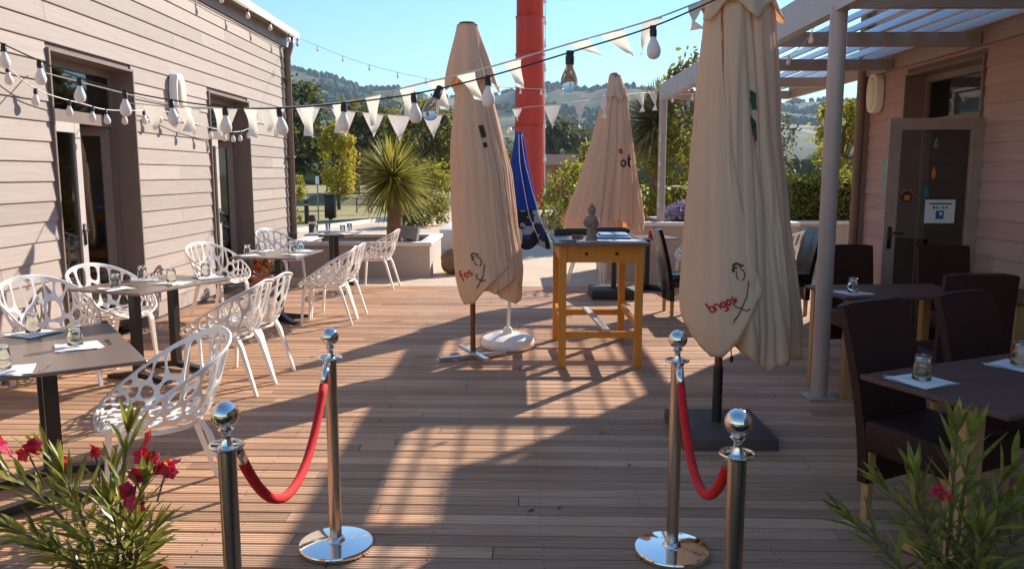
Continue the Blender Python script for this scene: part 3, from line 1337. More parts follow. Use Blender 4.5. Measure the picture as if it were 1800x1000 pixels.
PL, PLF = (-.785, 3.26), (-.825, 2.17)
PRr, PRF = (.66, 3.22), (.605, 2.11)
stanchion(*PL, 'chrome rope post with its round base in sunlight, left of the passage', R(10))
stanchion(*PLF, 'nearest chrome rope post on the left, base out of frame', R(0))
stanchion(*PRr, 'chrome rope post with its whole base in view, right of the passage', R(5))
stanchion(*PRF, 'nearest chrome rope post on the right, base out of frame', R(0))


def rope(a, b, sag, label):
    t = thing('velvet_rope', label, 'rope', (0, 0, 0), 0, 'red barrier ropes')
    A, B = Vector((*a, SH - .09)), Vector((*b, SH - .09))
    d = (B - A).normalized()
    A2, B2 = A + d * .048, B - d * .048
    P = []
    for i in range(33):
        u = i / 32
        q = A2.lerp(B2, u)
        c = (2 * u - 1)
        q.z -= sag * (1 - abs(c) ** 2.1)
        P.append(q)
    # metal ends
    for e in (0, 1):
        g = MB()
        S = P[:3] if e == 0 else P[-3:][::-1]
        g.tube([S[0], S[0].lerp(S[1], .5)], .006, 8)
        g.tube([S[0].lerp(S[1], .4), S[2]], .0165, 14)
        g.build('end_fitting', M_chrome, t, smooth=True)
    g = MB()
    g.tube(P[2:-2], .0165, 16)
    g.build('rope_body', M_velvet, t, smooth=True)


rope(PL, PLF, .355, 'red velvet rope hanging between the two left chrome posts')
rope(PRr, PRF, .31, 'red velvet rope hanging between the two right chrome posts')

# ------------------------------------------------------------------ parasols


def canopy_surface(sil, pole, folds, seam0, seam1, turns=1.12, hem=.12, nlobe=5, ph=0, depth=.8, seed=0, nz=70, ns=220, twist=.4, flat=None):
    """closed canopy: spiral wrapped cloth. sil: list of (z, xl, xr) silhouettes about the pole."""
    sil = sorted(sil, key=lambda s: -s[0])
    zt, zb = sil[0][0], sil[-1][0]
    cxs = sorted([(s[0], (s[1] + s[2]) / 2 - pole[0]) for s in sil])
    rs = sorted([(s[0], (s[2] - s[1]) / 2) for s in sil])
    V, F = [], []
    for i in range(nz + 1):
        t = i / nz
        for j in range(ns + 1):
            s = j / ns
            ph0 = lerp(seam0, seam1, t ** .9)
            a = ph0 - s * turns * 2 * PI
            lob = abs(math.sin(.5 * nlobe * a + ph + twist * t))
            # cloth hangs lowest in the middle of every lobe
            z = zt + (zb - zt) * t
            zz = z - hem * (lob ** .8) * ease((t - .55) / .45) * t
            r = interp(rs, max(zb, min(zt, z)))
            cx = interp(cxs, max(zb, min(zt, z)))
            amp = folds * ease(t / .12) * (1 - .35 * t)
            if flat:
                da = (a - flat[0] + PI) % (2 * PI) - PI
                amp *= 1 - flat[2] * math.exp(-(da / flat[1]) ** 2)
            f = (1 - amp) + amp * (lob ** .55)
            f += .035 * math.sin(11 * a + 5 * t + seed) * t * amp / max(folds, .01)
            f += .05 * (noise.noise(Vector((math.cos(a) * 1.6, math.sin(a) * 1.6, t * 3 + seed)))) * ease(t / .2)
            # curl of the free hem
            cur = ease((t - .9) / .1)
            f *= 1 - .10 * cur * (1 - lob)
            rad = r * (.90 + .10 * (1 - s) ** .6 + .02 * (1 - s)) * f
            V.append((cx + rad * math.cos(a), rad * depth * math.sin(a), zz))
    for i in range(nz):
        for j in range(ns):
            p = i * (ns + 1) + j
            F.append((p, p + 1, p + ns + 2, p + ns + 1))
    return V, F


def cap_surface(zt, zb, r0, r1, cx0, cx1, nlobe, amp, seed, depth=.9, n=80, nz=16):
    """vent skirt: a cone whose hem drops to points at the ribs and stands off the canopy"""
    V, F = [], []
    for i in range(nz + 1):
        t = i / nz
        for k in range(n):
            a = 2 * PI * k / n
            rib = (.5 + .5 * math.cos(nlobe * a + seed)) ** 1.6
            fold = abs(math.sin(.5 * (2 * nlobe) * a + seed * 1.7))
            r = lerp(r0, r1, t ** 1.05) * (1 - amp * t * (1 - rib) * .8 - .15 * t * fold)
            r *= 1 + .05 * noise.noise(Vector((math.cos(a) * 2, math.sin(a) * 2, t * 2 + seed)))
            z = lerp(zt, zb, t) - (.075 * rib - .03) * ease((t - .45) / .55) * (r1 / .2)
            V.append((lerp(cx0, cx1, t) + r * math.cos(a), depth * r * math.sin(a), z))
    for i in range(nz):
        for k in range(n):
            F.append((i * n + k, i * n + (k + 1) % n, (i + 1) * n + (k + 1) % n, (i + 1) * n + k))
    F.append(tuple(range(n)))
    return V, F


def cloth_obj(name, V, F, m, parent, th=.003):
    me = MB().add(V, F).mesh(name, m, True, fix=False)
    o = link(name, me, parent)
    md = o.modifiers.new('thickness', 'SOLIDIFY')
    md.thickness = th
    md.offset = 0
    return o


def on_surface(me_obj, V, F, origin_y, polys, eye, off=.0075):
    """drape flat marks (lists of local x,z polygons) onto the cloth by shooting rays along +Y"""
    from mathutils.bvhtree import BVHTree
    bvh = BVHTree.FromPolygons([Vector(v) for v in V], F)
    out = MB()
    for poly in polys:
        pts = []
        for (x, z) in poly:
            # rays start in front of the cloth (towards -Y)
            hit, nrm, i, d = bvh.ray_cast(Vector((x, -3, z)), Vector((0, 1, 0)))
            if hit is None:
                pts = None
                break
            if nrm.y > 0:
                nrm = -nrm
            pts.append(hit + nrm * off)
        if pts:
            out.add(pts, [tuple(range(len(pts)))])
    return out


def strip(path, w):
    """ribbon polygons along a 2D path"""
    out = []
    fine = []
    for a, b in zip(path, path[1:]):
        k = max(1, int(math.dist(a[:2], b[:2]) / .012))
        for j in range(k):
            u = j / k
            fine.append(tuple(lerp(a[c], b[c], u) for c in range(len(a))))
    fine.append(path[-1])
    ww = [(p[2] if len(p) > 2 else w) for p in fine]
    nn = []
    for i in range(len(fine)):
        a, b = fine[max(0, i - 1)], fine[min(len(fine) - 1, i + 1)]
        d = (b[0] - a[0], b[1] - a[1])
        l = math.hypot(*d) or 1
        nn.append((-d[1] / l, d[0] / l))
    for i in range(len(fine) - 1):
        p, q = fine[i], fine[i + 1]
        out.append([(p[0] + nn[i][0] * ww[i] / 2, p[1] + nn[i][1] * ww[i] / 2), (q[0] + nn[i + 1][0] * ww[i + 1] / 2, q[1] + nn[i + 1][1] * ww[i + 1] / 2),
                    (q[0] - nn[i + 1][0] * ww[i + 1] / 2, q[1] - nn[i + 1][1] * ww[i + 1] / 2), (p[0] - nn[i][0] * ww[i] / 2, p[1] - nn[i][1] * ww[i] / 2)])
    return out


def arc(cx, cy, r, a0, a1, n=10, ry=None):
    ry = ry or r
    return [(cx + r * math.cos(R(lerp(a0, a1, i / n))), cy + ry * math.sin(R(lerp(a0, a1, i / n)))) for i in range(n + 1)]


def xf2(paths, x, z, s, rot):
    c, sn = math.cos(rot), math.sin(rot)
    return [[(x + s * (p[0] * c - p[1] * sn), z + s * (p[0] * sn + p[1] * c)) for p in path] for path in paths]


M_ink_red = mat('print_red', (.42, .02, .02), .8)
M_ink_dark = mat('print_dark', (.045, .03, .018), .8)
M_ink_green = mat('print_green', (.02, .06, .03), .8)

# brush lettering as strokes, unit height ~1
LET = {
    'b': [[(.0, 1.5), (.02, .2)], arc(.32, .38, .32, 180, -180, 16, .40)],
    'n': [[(.0, .85), (.0, .0)], arc(.28, .55, .28, 170, 0, 8, .33) + [(.56, .0)]],
    'g': [arc(.30, .42, .28, 0, 360, 16, .38), [(.58, .8), (.58, -.3)], arc(.30, -.28, .28, 0, -150, 8, .25)],
    'o': [arc(.30, .40, .28, 0, 360, 16, .38)],
    's': [arc(.25, .62, .2, 40, 250, 8), arc(.25, .22, .22, 90, -140, 8)],
    't': [[(.2, 1.5), (.2, .2)], arc(.40, .2, .2, 180, 300, 6), [(-.05, .95), (.55, 1.0)]],
    'r': [[(.0, .85), (.0, .0)], arc(.28, .55, .28, 170, 40, 8, .33)],
    'f': [arc(.45, 1.2, .22, 40, 180, 8) + [(.23, -.3)], [(-.05, .75), (.5, .8)]],
    'e': [[(.05, .42), (.58, .45)], arc(.32, .4, .28, 10, 320, 14, .38)],
}


def word(txt, adv=.82):
    out = []
    for i, ch in enumerate(txt):
        for p in LET[ch]:
            out.append([(q[0] + i * adv, q[1]) for q in p])
    return out


def hat_mark():
    return [arc(-.35, .75, .45, 20, 190, 10), arc(-.45, .25, .35, 60, 230, 8), arc(.45, .65, .3, 200, 60, 6),
            arc(.25, -.2, .55, 100, -80, 10, .8), arc(.1, -.15, .5, 140, 260, 8, .7)]


def vine_mark():
    return [[(.55, 1.5), (.45, .5), (.15, -.3), (-.35, -1.3)], arc(.0, .1, .35, 120, 290, 8), arc(.4, -.1, .3, 200, 330, 6)]


def add_marks(root, V, F, jobs):
    for m, paths, w in jobs:
        polys = []
        for p in paths:
            polys += strip(p, w)
        g = on_surface(None, V, F, 0, polys, None)
        if g.v:
            g.build('printed_mark', m, root, fix=False)


def pole_part(name, root, z0, z1, r, m, x=0, y=0, top=None):
    g = MB()
    p0 = (x, y, z0)
    p1 = top or (x, y, z1)
    g.tube([p0, p1], r, 16)
    return g.build(name, m, root, angle=40)


def petals(sil, pole, lobes, depth=.85, seed=0, nz=60, nu=56, inner=.55, calm0=.55):
    """closed canopy of overlapping cloth panels.
    lobes: (a0_top, a0_bottom, a1_top, a1_bottom, under, hem) angles in degrees (-90 faces the camera side), hem: [(u, z)]"""
    sil = sorted(sil, key=lambda s: -s[0])
    zt = sil[0][0]
    cxs = sorted([(s[0], (s[1] + s[2]) / 2 - pole[0]) for s in sil])
    rs = sorted([(s[0], (s[2] - s[1]) / 2) for s in sil])
    zlo = rs[0][0]
    V, F = [], []
    for li, (t0, b0, t1, b1, under, hem) in enumerate(lobes):
        base = len(V)
        for i in range(nz + 1):
            t = i / nz
            for j in range(nu + 1):
                u = j / nu
                zb = interp(hem, u)
                z = zt + (zb - zt) * t
                k = (zt - z) / (zt - zlo)
                a0 = R(lerp(t0, b0, min(1, k)) - under * (.35 + .65 * min(1, k)))
                a1 = R(lerp(t1, b1, min(1, k)))
                a = lerp(a0, a1, u)
                r = interp(rs, max(zlo, z))
                cx = interp(cxs, max(zlo, z))
                f = inner + (1 - inner) * ease(u / .42)
                f *= 1 - (.0 if li == 0 else .05) * ease((u - .8) / .2)
                calm = calm0 if li == 0 else 1
                wv = noise.noise(Vector((a * 2.6 + li * 7, k * 1.1, seed))) * .085 + noise.noise(Vector((a * 6.5 + li * 3, k * 1.6 + 4, seed))) * .030
                wv += .028 * math.sin(a * 9 + li * 2 + 1.5 * k) * ease((k - .45) / .55) * (1 - .6 * (li == 0))
                f += wv * calm * ease(k / .15)
                for ci in range(3):
                    uc = ((.23 + .29 * ci + .13 * li + .17 * seed) % 1.0) + .10 * noise.noise(Vector((k * 2.2, ci * 5 + li, seed)))
                    dist = abs(u - uc) * abs(a1 - a0)
                    f -= calm * (.135 - .025 * ci) * math.exp(-(dist / .06) ** 1.2) * ease(k / .2) * (.55 + .45 * math.sin(k * 5 + ci * 2 + li))
                nn_ = noise.noise(Vector((a * 4.2 + li * 11, k * .75 + u * .6, seed + 9)))
                f -= (.052 if li else .024) * max(0, 1 - abs(nn_) * 7) * ease((k - .08) / .3)
                # hem curls outward a little
                f += .045 * ease((t - .93) / .07) * math.sin(u * 9 + li)
                rr = r * f
                V.append((cx + rr * math.cos(a), depth * rr * math.sin(a), z))
        for i in range(nz):
            for j in range(nu):
                p = base + i * (nu + 1) + j
                F.append((p, p + 1, p + nu + 2, p + nu + 1))
    return V, F


# --- biggest parasol (right foreground)
UR = (1.25, 4.85)
u = thing('closed_parasol', 'biggest closed cream parasol on a dark slab base, right of the passage', 'parasol', (*UR, 0), 0, 'closed cream parasols')
g = MB()
g.rbox((.0, -.05, .035), (.56, .62, .07), .008, 2)
g.build('base_slab', M_slab, u, angle=40)
pole_part('base_sleeve', u, .06, .42, .030, M_black)
pole_part('pole', u, .30, 2.75, .024, M_pole)
V, F = petals([(2.66, 1.12, 1.46), (2.54, 1.10, 1.50), (2.15, 1.06, 1.54), (1.82, 1.04, 1.57), (1.28, 1.005, 1.655), (.87, .985, 1.715), (.70, .99, 1.735), (.50, 1.03, 1.73)],
              UR, [(-205, -215, -139, -65, 30, [(0, .92), (.36, .84), (.55, .59), (.63, .53), (.71, .54), (.79, .62), (1, .94)]),
                   (-139, -65, -88, -42, 50, [(0, .60), (.3, .54), (.6, .455), (.8, .50), (1, .64)]),
                   (-88, -42, -38, 2, 40, [(0, .74), (.35, .60), (.55, .50), (.75, .50), (1, .66)]),
                   (-38, 0, 30, 50, 30, [(0, .62), (.5, .50), (1, .62)]),
                   (30, 50, 95, 110, 25, [(0, .6), (.5, .52), (1, .62)]),
                   (95, 110, 155, 150, 25, [(0, .6), (.5, .55), (1, .70)])], .85, 3, calm0=.32)
can = cloth_obj('canopy', V, F, M_cloth, u)
add_marks(can, V, F, [
    (M_ink_dark, xf2(hat_mark()[:3], .025, 1.045, .040, 0), .011),
    (M_ink_dark, xf2(hat_mark()[3:], .025, 1.035, .040, 0), .006),
    (M_ink_red, xf2(word('bngos'), -.115, .80, .040, R(30)), .010),
    (M_ink_dark, xf2(vine_mark(), .030, .86, .09, 0), .006),
    (M_ink_green, [[(.072, 2.07, .016), (.088, 2.05, .036), (.098, 2.0, .022), (.10, 1.965, .012)]], .03),
    (M_ink_green, [[(.082, 1.93, .014), (.094, 1.89, .034), (.104, 1.84, .024), (.115, 1.79, .010)]], .03),
    (M_ink_red, [[(.10, 1.84), (.11, 1.75)]], .012),
    (M_ink_dark, [[(.115, 1.99), (.12, 1.955)]], .014),
])
V, F = cap_surface(2.98, 2.53, .08, .265, .0, .05, 5, .14, .6)
cloth_obj('vent_cap', V, F, M_cloth, u)
g = MB()
g.tube([(.06, -.03, .62), (.068, -.035, .50)], .004, 6)
g.ball((.07, -.035, .475), (.012, .012, .024), 8, 6)
g.build('crank_cord', M_black, u, smooth=True)

# --- left parasol
UL = (-.39, 6.84)
u = thing('closed_parasol', 'tall closed cream parasol on a metal cross foot, left of the orange bar table', 'parasol', (*UL, 0), 0, 'closed cream parasols')
g = MB()
for a_ in (R(25), R(115)):
    g.box((0, 0, .025), (.62, .045, .028), rz=a_) if a_ < 1 else g.box((0, 0, .054), (.62, .045, .028), rz=a_)
g.build('cross_foot', mat('galvanised_steel', (.55, .55, .55), .35, .9), u)
pole_part('pole', u, .05, 2.72, .024, M_pole)
V, F = petals([(2.50, -.46, -.28), (2.30, -.53, -.22), (1.87, -.58, -.11), (1.63, -.585, -.05), (1.2, -.575, .0), (.81, -.56, .055), (.70, -.55, .05), (.50, -.50, .02)],
              UL, [(-205, -205, -72, -50, 25, [(0, .74), (.2, .66), (.45, .50), (.62, .52), (.8, .68), (1, .84)]),
                   (-72, -62, -42, -22, 45, [(0, .66), (.35, .60), (.55, .66), (1, .80)]),
                   (-42, -26, 10, 20, 45, [(0, .60), (.45, .50), (.7, .56), (1, .72)]),
                   (10, 20, 85, 90, 25, [(0, .6), (.5, .52), (1, .62)]),
                   (85, 90, 155, 155, 25, [(0, .6), (.5, .55), (1, .70)])], .85, 8)
can = cloth_obj('canopy', V, F, M_cloth, u)
add_marks(can, V, F, [
    (M_ink_dark, xf2(hat_mark()[:3], .05, .90, .046, .2), .011),
    (M_ink_dark, xf2(hat_mark()[3:], .05, .89, .046, .2), .009),
    (M_ink_red, xf2(word('fos'), -.075, .72, .05, R(30)), .011),
    (M_ink_dark, xf2(vine_mark(), .075, .75, .075, 0), .008),
    (M_ink_dark, [[(.085, 2.00), (.11, 1.90)]], .04),
    (M_ink_dark, [[(.115, 1.86), (.125, 1.82)]], .03),
])
V, F = cap_surface(2.83, 2.35, .085, .255, -.03, .0, 5, .22, 1.1)
cloth_obj('vent_cap', V, F, M_cloth, u)
g = MB()
g.tube([(-.03, 0, 2.82), (-.03, 0, 2.845)], .068, 16)
g.build('finial_cap', M_black, u)

# --- far parasol
UF = (1.27, 10.45)
u = thing('closed_parasol', 'far closed cream parasol spread wide on a black slab, behind the orange bar table', 'parasol', (*UF, 0), 0, 'closed cream parasols')
g = MB()
g.rbox((.0, .0, .06), (.62, .6, .12), .008, 2)
g.build('base_slab', mat('black_slab', (.03, .025, .023), .6), u, angle=40)
pole_part('base_sleeve', u, .1, .5, .034, M_black)
pole_part('pole', u, .40, 2.72, .026, M_pole)
V, F = petals([(2.70, 1.14, 1.38), (2.60, 1.12, 1.40), (2.38, 1.03, 1.44), (2.0, .93, 1.50), (1.65, .81, 1.55), (1.3, .68, 1.60), (1.05, .58, 1.64), (.85, .56, 1.66)],
              UF, [(-195, -188, -110, -92, 25, [(0, .98), (.3, .93), (.75, .84), (1, .88)]),
                   (-110, -92, -75, -68, 30, [(0, .88), (.5, .85), (1, .88)]),
                   (-75, -68, -40, -38, 35, [(0, .90), (.5, 1.02), (1, .90)]),
                   (-40, -38, 10, 10, 30, [(0, .88), (.5, .82), (1, .9)]),
                   (10, 10, 90, 90, 25, [(0, .9), (.5, .85), (1, .9)]),
                   (90, 90, 165, 172, 25, [(0, .9), (.5, .86), (1, .98)])], .6, 21, inner=.62)
can = cloth_obj('canopy', V, F, M_cloth, u)
add_marks(can, V, F, [
    (M_ink_dark, xf2(word('ot'), .045, 1.70, .10, 0), .024),
    (M_ink_red, [[(.03, 1.92), (.05, 1.86)]], .04),
])
V, F = cap_surface(2.86, 2.56, .07, .165, -.03, .0, 5, .14, .3)
cloth_obj('vent_cap', V, F, M_cloth, u)
g = MB()
g.lathe([(.075, 2.80), (.07, 2.85), (.05, 2.88), (.0, 2.89)], 16, (-.03, 0, 0))
g.build('finial_cap', mat('grey_cap', (.25, .22, .2), .5), u, smooth=True)

# --- blue parasol
UB = (-.09, 7.30)
u = thing('blue_parasol', 'closed blue parasol with a printed black and white border and white round foot', 'parasol', (*UB, 0))
g = MB()
g.lathe([(.0, .0), (.22, .0), (.245, .02), (.25, .06), (.235, .10), (.16, .125), (.05, .14), (.035, .19), (.0, .19)], 36, cap=False)
g.build('base', M_white, u, angle=50)
g = MB()
g.tube([(0, 0, .12), (.085, 0, 1.96)], .017, 12)
g.build('pole', M_white, u, smooth=True)
silb = [(1.975, -.02, .05), (1.69, -.07, .105), (1.23, -.10, .215), (1.08, -.105, .30), (1.0, -.09, .33)]
V, F = canopy_surface(silb, UB, .30, R(-60), R(-20), 1.05, .07, 6, R(20), .8, 5, twist=.2)
nsb = 221
cut = 49


def rows(i0, i1):
    Fn = [f for k, f in enumerate(F) if i0 <= k // 220 < i1]
    used = sorted({i for f in Fn for i in f})
    mp_ = {a: b for b, a in enumerate(used)}
    return [V[i] for i in used], [tuple(mp_[i] for i in f) for f in Fn]


V1, F1 = rows(0, cut)
V2, F2 = rows(cut, 70)
cloth_obj('canopy', V1, F1, M_blue, u)


def print_mat():
    m = bpy.data.materials.new('printed_border')
    m.use_nodes = True
    N, L = m.node_tree.nodes, m.node_tree.links
    b = N['Principled BSDF']
    b.inputs['Roughness'].default_value = .8
    tc = N.new('ShaderNodeTexCoord')
    mp_ = N.new('ShaderNodeMapping')
    mp_.inputs['Scale'].default_value = (11, 11, 9)
    L.new(tc.outputs['Object'], mp_.inputs[0])
    v = N.new('ShaderNodeTexVoronoi')
    v.distance = 'CHEBYCHEV'
    v.inputs['Scale'].default_value = 1.6
    L.new(mp_.outputs[0], v.inputs['Vector'])
    cr = N.new('ShaderNodeValToRGB')
    cr.color_ramp.interpolation = 'CONSTANT'
    e = cr.color_ramp.elements
    e[0].color = (.010, .012, .022, 1)
    e[1].position = .45
    e[1].color = (.30, .32, .36, 1)
    for p, c in ((.62, (.62, .62, .62, 1)), (.78, (.02, .02, .03, 1)), (.9, (.012, .03, .15, 1))):
        x = e.new(p)
        x.color = c
    sx = N.new('ShaderNodeSeparateColor')
    L.new(v.outputs['Color'], sx.inputs[0])
    L.new(sx.outputs[0], cr.inputs[0])
    L.new(cr.outputs[0], b.inputs['Base Color'])
    return m


cloth_obj('printed_border', V2, F2, print_mat(), u)
# white piping lines along two ribs, laid on the cloth
pip = []
for k0 in (5, 26):
    pts = [Vector(V[i * 221 + k0]) for i in range(1, 70, 3)]
    pts = [Vector((p.x * 1.03 + .002, p.y * 1.03 - .006, p.z)) for p in pts]
    MB().tube(pts, .0032, 6).build('piping', M_white, u, smooth=True)
g = MB()
g.lathe([(.02, 1.965), (.026, 1.98), (.022, 2.0), (.012, 2.02), (.0, 2.022)], 12, (.085 - .07, 0, 0))
g.build('finial', M_white, u, smooth=True)

# ------------------------------------------------------------------ orange bar table and what stands on it
bt_ = thing('bar_table', 'tall orange pine bar table standing in the middle of the deck', 'table', (.69, 7.10, 0), 0)
BH = 1.05
g = MB()
g.rbox((0, 0, BH - .0125), (.78, 1.32, .025), .004, 1)
g.build('table_top', mat('bar_table_top', (.17, .105, .075), .4, 0, .1, 8), bt_)
for sx in (-1, 1):
    for sy in (-1, 1):
        g = MB()
        g.rbox((sx * .317, sy * .55, (BH - .026) / 2), (.062, .062, BH - .026), .003, 1)
        g.build('leg', M_pine, bt_)
g = MB()
for sy in (-1, 1):
    g.box((0, sy * .56, .95), (.57, .024, .135))
for sx in (-1, 1):
    g.box((sx * .327, 0, .95), (.024, 1.03, .135))
g.build('apron', M_pine, bt_)
for sx in (-1, 1):
    MB().ball((sx * .125, -.578, .955), .014, 10, 8).build('drawer_knob', M_black, bt_, smooth=True)
for sy in (-1, 1):
    g = MB()
    g.box((0, sy * .55, .275), (.57, .028, .055))
    g.build('stretcher', M_pine, bt_)
for sx in (-1, 1):
    g = MB()
    g.box((sx * .317, 0, .345), (.028, 1.03, .055))
    g.build('stretcher', M_pine, bt_)
g = MB()
g.rbox((.70, 7.08, .318), (.06, 1.14, .024), .003, 1, rz=R(4))
o = g.build('plank', mat('pale_grey_plank', (.50, .46, .43), .5), None)
tag(o, 'loose pale plank lying across the foot rails of the orange bar table', 'plank')

# statuette: hooded seated figure on a plinth
st = MB()
n = 28
prof = [(.0, .0), (.046, .0), (.048, .012), (.043, .02), (.041, .05), (.038, .09), (.034, .115), (.038, .135), (.049, .165), (.050, .185), (.042, .205), (.022, .218),
        (.021, .224), (.030, .238), (.034, .258), (.031, .278), (.020, .298), (.009, .314), (.0, .32)]
for i, (r, z) in enumerate(prof):
    for k in range(n):
        a = 2 * PI * k / n
        f = 1.0
        if .12 < z < .21:
            f = 1 + .12 * abs(math.cos(a)) - .10 * abs(math.sin(a))
        if .02 < z < .12:
            f = 1 + .035 * math.sin(7 * a)
        st.v.append((r * f * math.cos(a), r * f * .85 * math.sin(a), z))
for i in range(len(prof) - 1):
    for k in range(n):
        st.f.append((i * n + k, i * n + (k + 1) % n, (i + 1) * n + (k + 1) % n, (i + 1) * n + k))
for s in (-1, 1):
    st.tube([(s * .047, -.005, .185), (s * .056, -.012, .15), (s * .04, -.040, .132), (s * .008, -.050, .140)], [.013, .013, .012, .010], 8)
st.ball((0, -.028, .252), (.006, .007, .010), 8, 6)
so_ = st.build('statuette', M_statue, None, smooth=True)
so_.location = (.61, 6.58, BH + .002)
so_.rotation_euler = (0, 0, R(-12))
so_.scale = (1, 1, .98)
tag(so_, 'small brown stone statuette with a pointed hood standing on the bar table', 'statuette')


def top_thing(name, label, cat, x, y, build, m, rz=0, z=BH + .0015):
    g = MB()
    build(g)
    o = g.build(name, m, None, angle=40)
    o.location = (x, y, z)
    o.rotation_euler = (0, 0, rz)
    return tag(o, label, cat)


top_thing('paper_sheets', 'white paper sheets spread at the left front of the bar table', 'paper', .50, 6.60, lambda g: (g.box((0, 0, .002), (.26, .19, .003), rz=.2), g.box((.15, .0, .0055), (.22, .16, .003), rz=-.15)), M_paper)
top_thing('paper_sheets', 'white paper sheet under the blue folder at the right of the bar table', 'paper', .90, 6.62, lambda g: g.box((0, 0, .002), (.28, .20, .003), rz=-.1), M_paper)
top_thing('black_folder', 'thin black folder lying flat at the near left edge of the bar table', 'folder', .41, 6.51, lambda g: g.rbox((0, 0, .015), (.14, .08, .008), .002, 1), M_black)
top_thing('blue_folder', 'light blue folder lying on the bar table right of the statuette', 'folder', .83, 6.98, lambda g: (g.rbox((0, 0, .012), (.28, .36, .022), .004, 1), g.rbox((.01, .02, .031), (.25, .30, .014), .004, 1)), mat('blue_card', (.22, .36, .55), .5))
top_thing('serving_tray', 'long black tray at the back left of the bar table', 'tray', .50, 7.40, lambda g: (g.rbox((0, 0, .012), (.32, .22, .02), .004, 1), g.box((0, -.105, .032), (.32, .01, .028)), g.box((0, .105, .032), (.32, .01, .028)), g.box((-.155, 0, .032), (.01, .20, .028)), g.box((.155, 0, .032), (.01, .20, .028))), M_black)
top_thing('serving_tray', 'black tray at the back right of the bar table behind the blue folder', 'tray', .86, 7.52, lambda g: (g.rbox((0, 0, .012), (.36, .24, .02), .004, 1), g.box((0, -.115, .032), (.36, .01, .028)), g.box((0, .115, .032), (.36, .01, .028)), g.box((-.175, 0, .032), (.01, .22, .028)), g.box((.175, 0, .032), (.01, .22, .028))), M_black)
top_thing('ashtray', 'small round glass ashtray on the bar table left of the statuette', 'ashtray', .51, 6.72, lambda g: g.lathe([(.0, 0), (.05, 0), (.055, .035), (.045, .035), (.04, .012), (.0, .01)], 20, cap=False), mat('smoked_glass', (.10, .08, .075), .1, 0, .1), z=BH + .009)
top_thing('card_box', 'small red box on the far dark table under the low wall', 'box', 1.86, 10.9, lambda g: g.rbox((0, 0, .05), (.13, .09, .10), .004, 1), mat('red_card', (.35, .02, .025), .5), z=.748)

# ------------------------------------------------------------------ festoon lights and bunting


def catenary_path(pts, n=14):
    """smooth path through points (Catmull-Rom)"""
    P = [Vector(p) for p in pts]
    P = [P[0] * 2 - P[1]] + P + [P[-1] * 2 - P[-2]]
    out = []
    for i in range(1, len(P) - 2):
        for j in range(n):
            t = j / n
            a, b, c, d = P[i - 1], P[i], P[i + 1], P[i + 2]
            out.append(.5 * ((2 * b) + (c - a) * t + (2 * a - 5 * b + 4 * c - d) * t * t + (3 * b - a - 3 * c + d) * t ** 3))
    out.append(P[-2])
    return out


def bulb_meshes(r, sock_m, globe_m):
    g = MB()
    k = r / .045
    g.lathe([(.0, .012 * k), (.021 * k, .012 * k), (.021 * k, -.012 * k), (.024 * k, -.018 * k), (.022 * k, -.058 * k), (.0, -.058 * k)], 12, cap=False)
    s = g.mesh('socket', sock_m, True)
    sharp(s, 40)
    g = MB()
    pr = [(.018 * k, -.055 * k), (.021 * k, -.075 * k), (.033 * k, -.10 * k), (.043 * k, -.128 * k), (.0455 * k, -.15 * k), (.041 * k, -.174 * k), (.028 * k, -.190 * k), (.010 * k, -.1975 * k), (.0, -.198 * k)]
    g.lathe(pr, 16, cap=False)
    return s, g.mesh('bulb', globe_m, True)


M_clear = mat('clear_bulb_glass', (.55, .52, .5), .03, 0, 0, trans=.9, ior=1.25)
B_big = bulb_meshes(.038, M_black, M_bulb)
B_clear = bulb_meshes(.048, M_black, M_clear)
B_small = bulb_meshes(.030, M_black, M_bulb)
B_tiny = bulb_meshes(.020, M_cord, M_bulb)


def light_string(label, path, rad, cable_m, bulbs, group='festoon light strings'):
    t = thing('light_string', label, 'string lights', (0, 0, 0), 0, group)
    g = MB()
    g.tube(path, rad, 6)
    g.build('cable', cable_m, t, smooth=True)
    for (p, kind, tilt_) in bulbs:
        s_, b_ = kind
        so2 = link('socket', s_, t, (p[0], p[1], p[2] - rad))
        so2.rotation_euler = (tilt_, tilt_ * .6, rnd.random() * 6)
        link('bulb', b_, so2)
    return t


main = [(1.16, 4.72, 2.60), (.73, 4.2 + .25, 2.39), (.29, 4.55, 2.27), (-.17, 4.68, 2.155), (-.62, 4.85, 2.075), (-1.07, 5.0, 2.035), (-1.53, 5.2, 2.02), (-1.93, 5.35, 2.04), (-2.35, 5.5, 2.10), (-2.71, 5.6, 2.17),
        (-3.07, 5.7, 2.27), (-3.4, 5.8, 2.40), (-3.71, 5.9, 2.53), (-3.90, 5.95, 2.62)]
light_string('black cable with large opal bulbs crossing the terrace to the left wall', catenary_path(main, 8), .005, M_cable,
             [(Vector(p), B_clear if i in (1,) else B_big, rnd.uniform(-.12, .12)) for i, p in enumerate(main[1:-1])] +
             [(Vector((-.46, 4.79, 2.10)), B_clear, .5)])
fairy = [(-3.88, 6.0, 2.50), (-3.86, 6.5, 2.28), (-3.84, 7.2, 2.215), (-3.84, 7.6, 2.20), (-3.82, 8.2, 2.24), (-3.83, 8.8, 2.28), (-3.82, 9.5, 2.20), (-3.80, 10.3, 2.165), (-3.79, 10.8, 2.165), (-3.80, 11.3, 2.22), (-3.84, 12.0, 2.38)]
fp = catenary_path(fairy, 8)
light_string('white cord of small bulbs looping along the left wall across both doors', fp, .005, M_cord,
             [(fp[i], B_small, rnd.uniform(-.1, .1)) for i in range(3, len(fp), 5)])
ev = [(XL + .21, 6.2, EAVE - .03), (XL + .21, 13.75, EAVE - .02)]
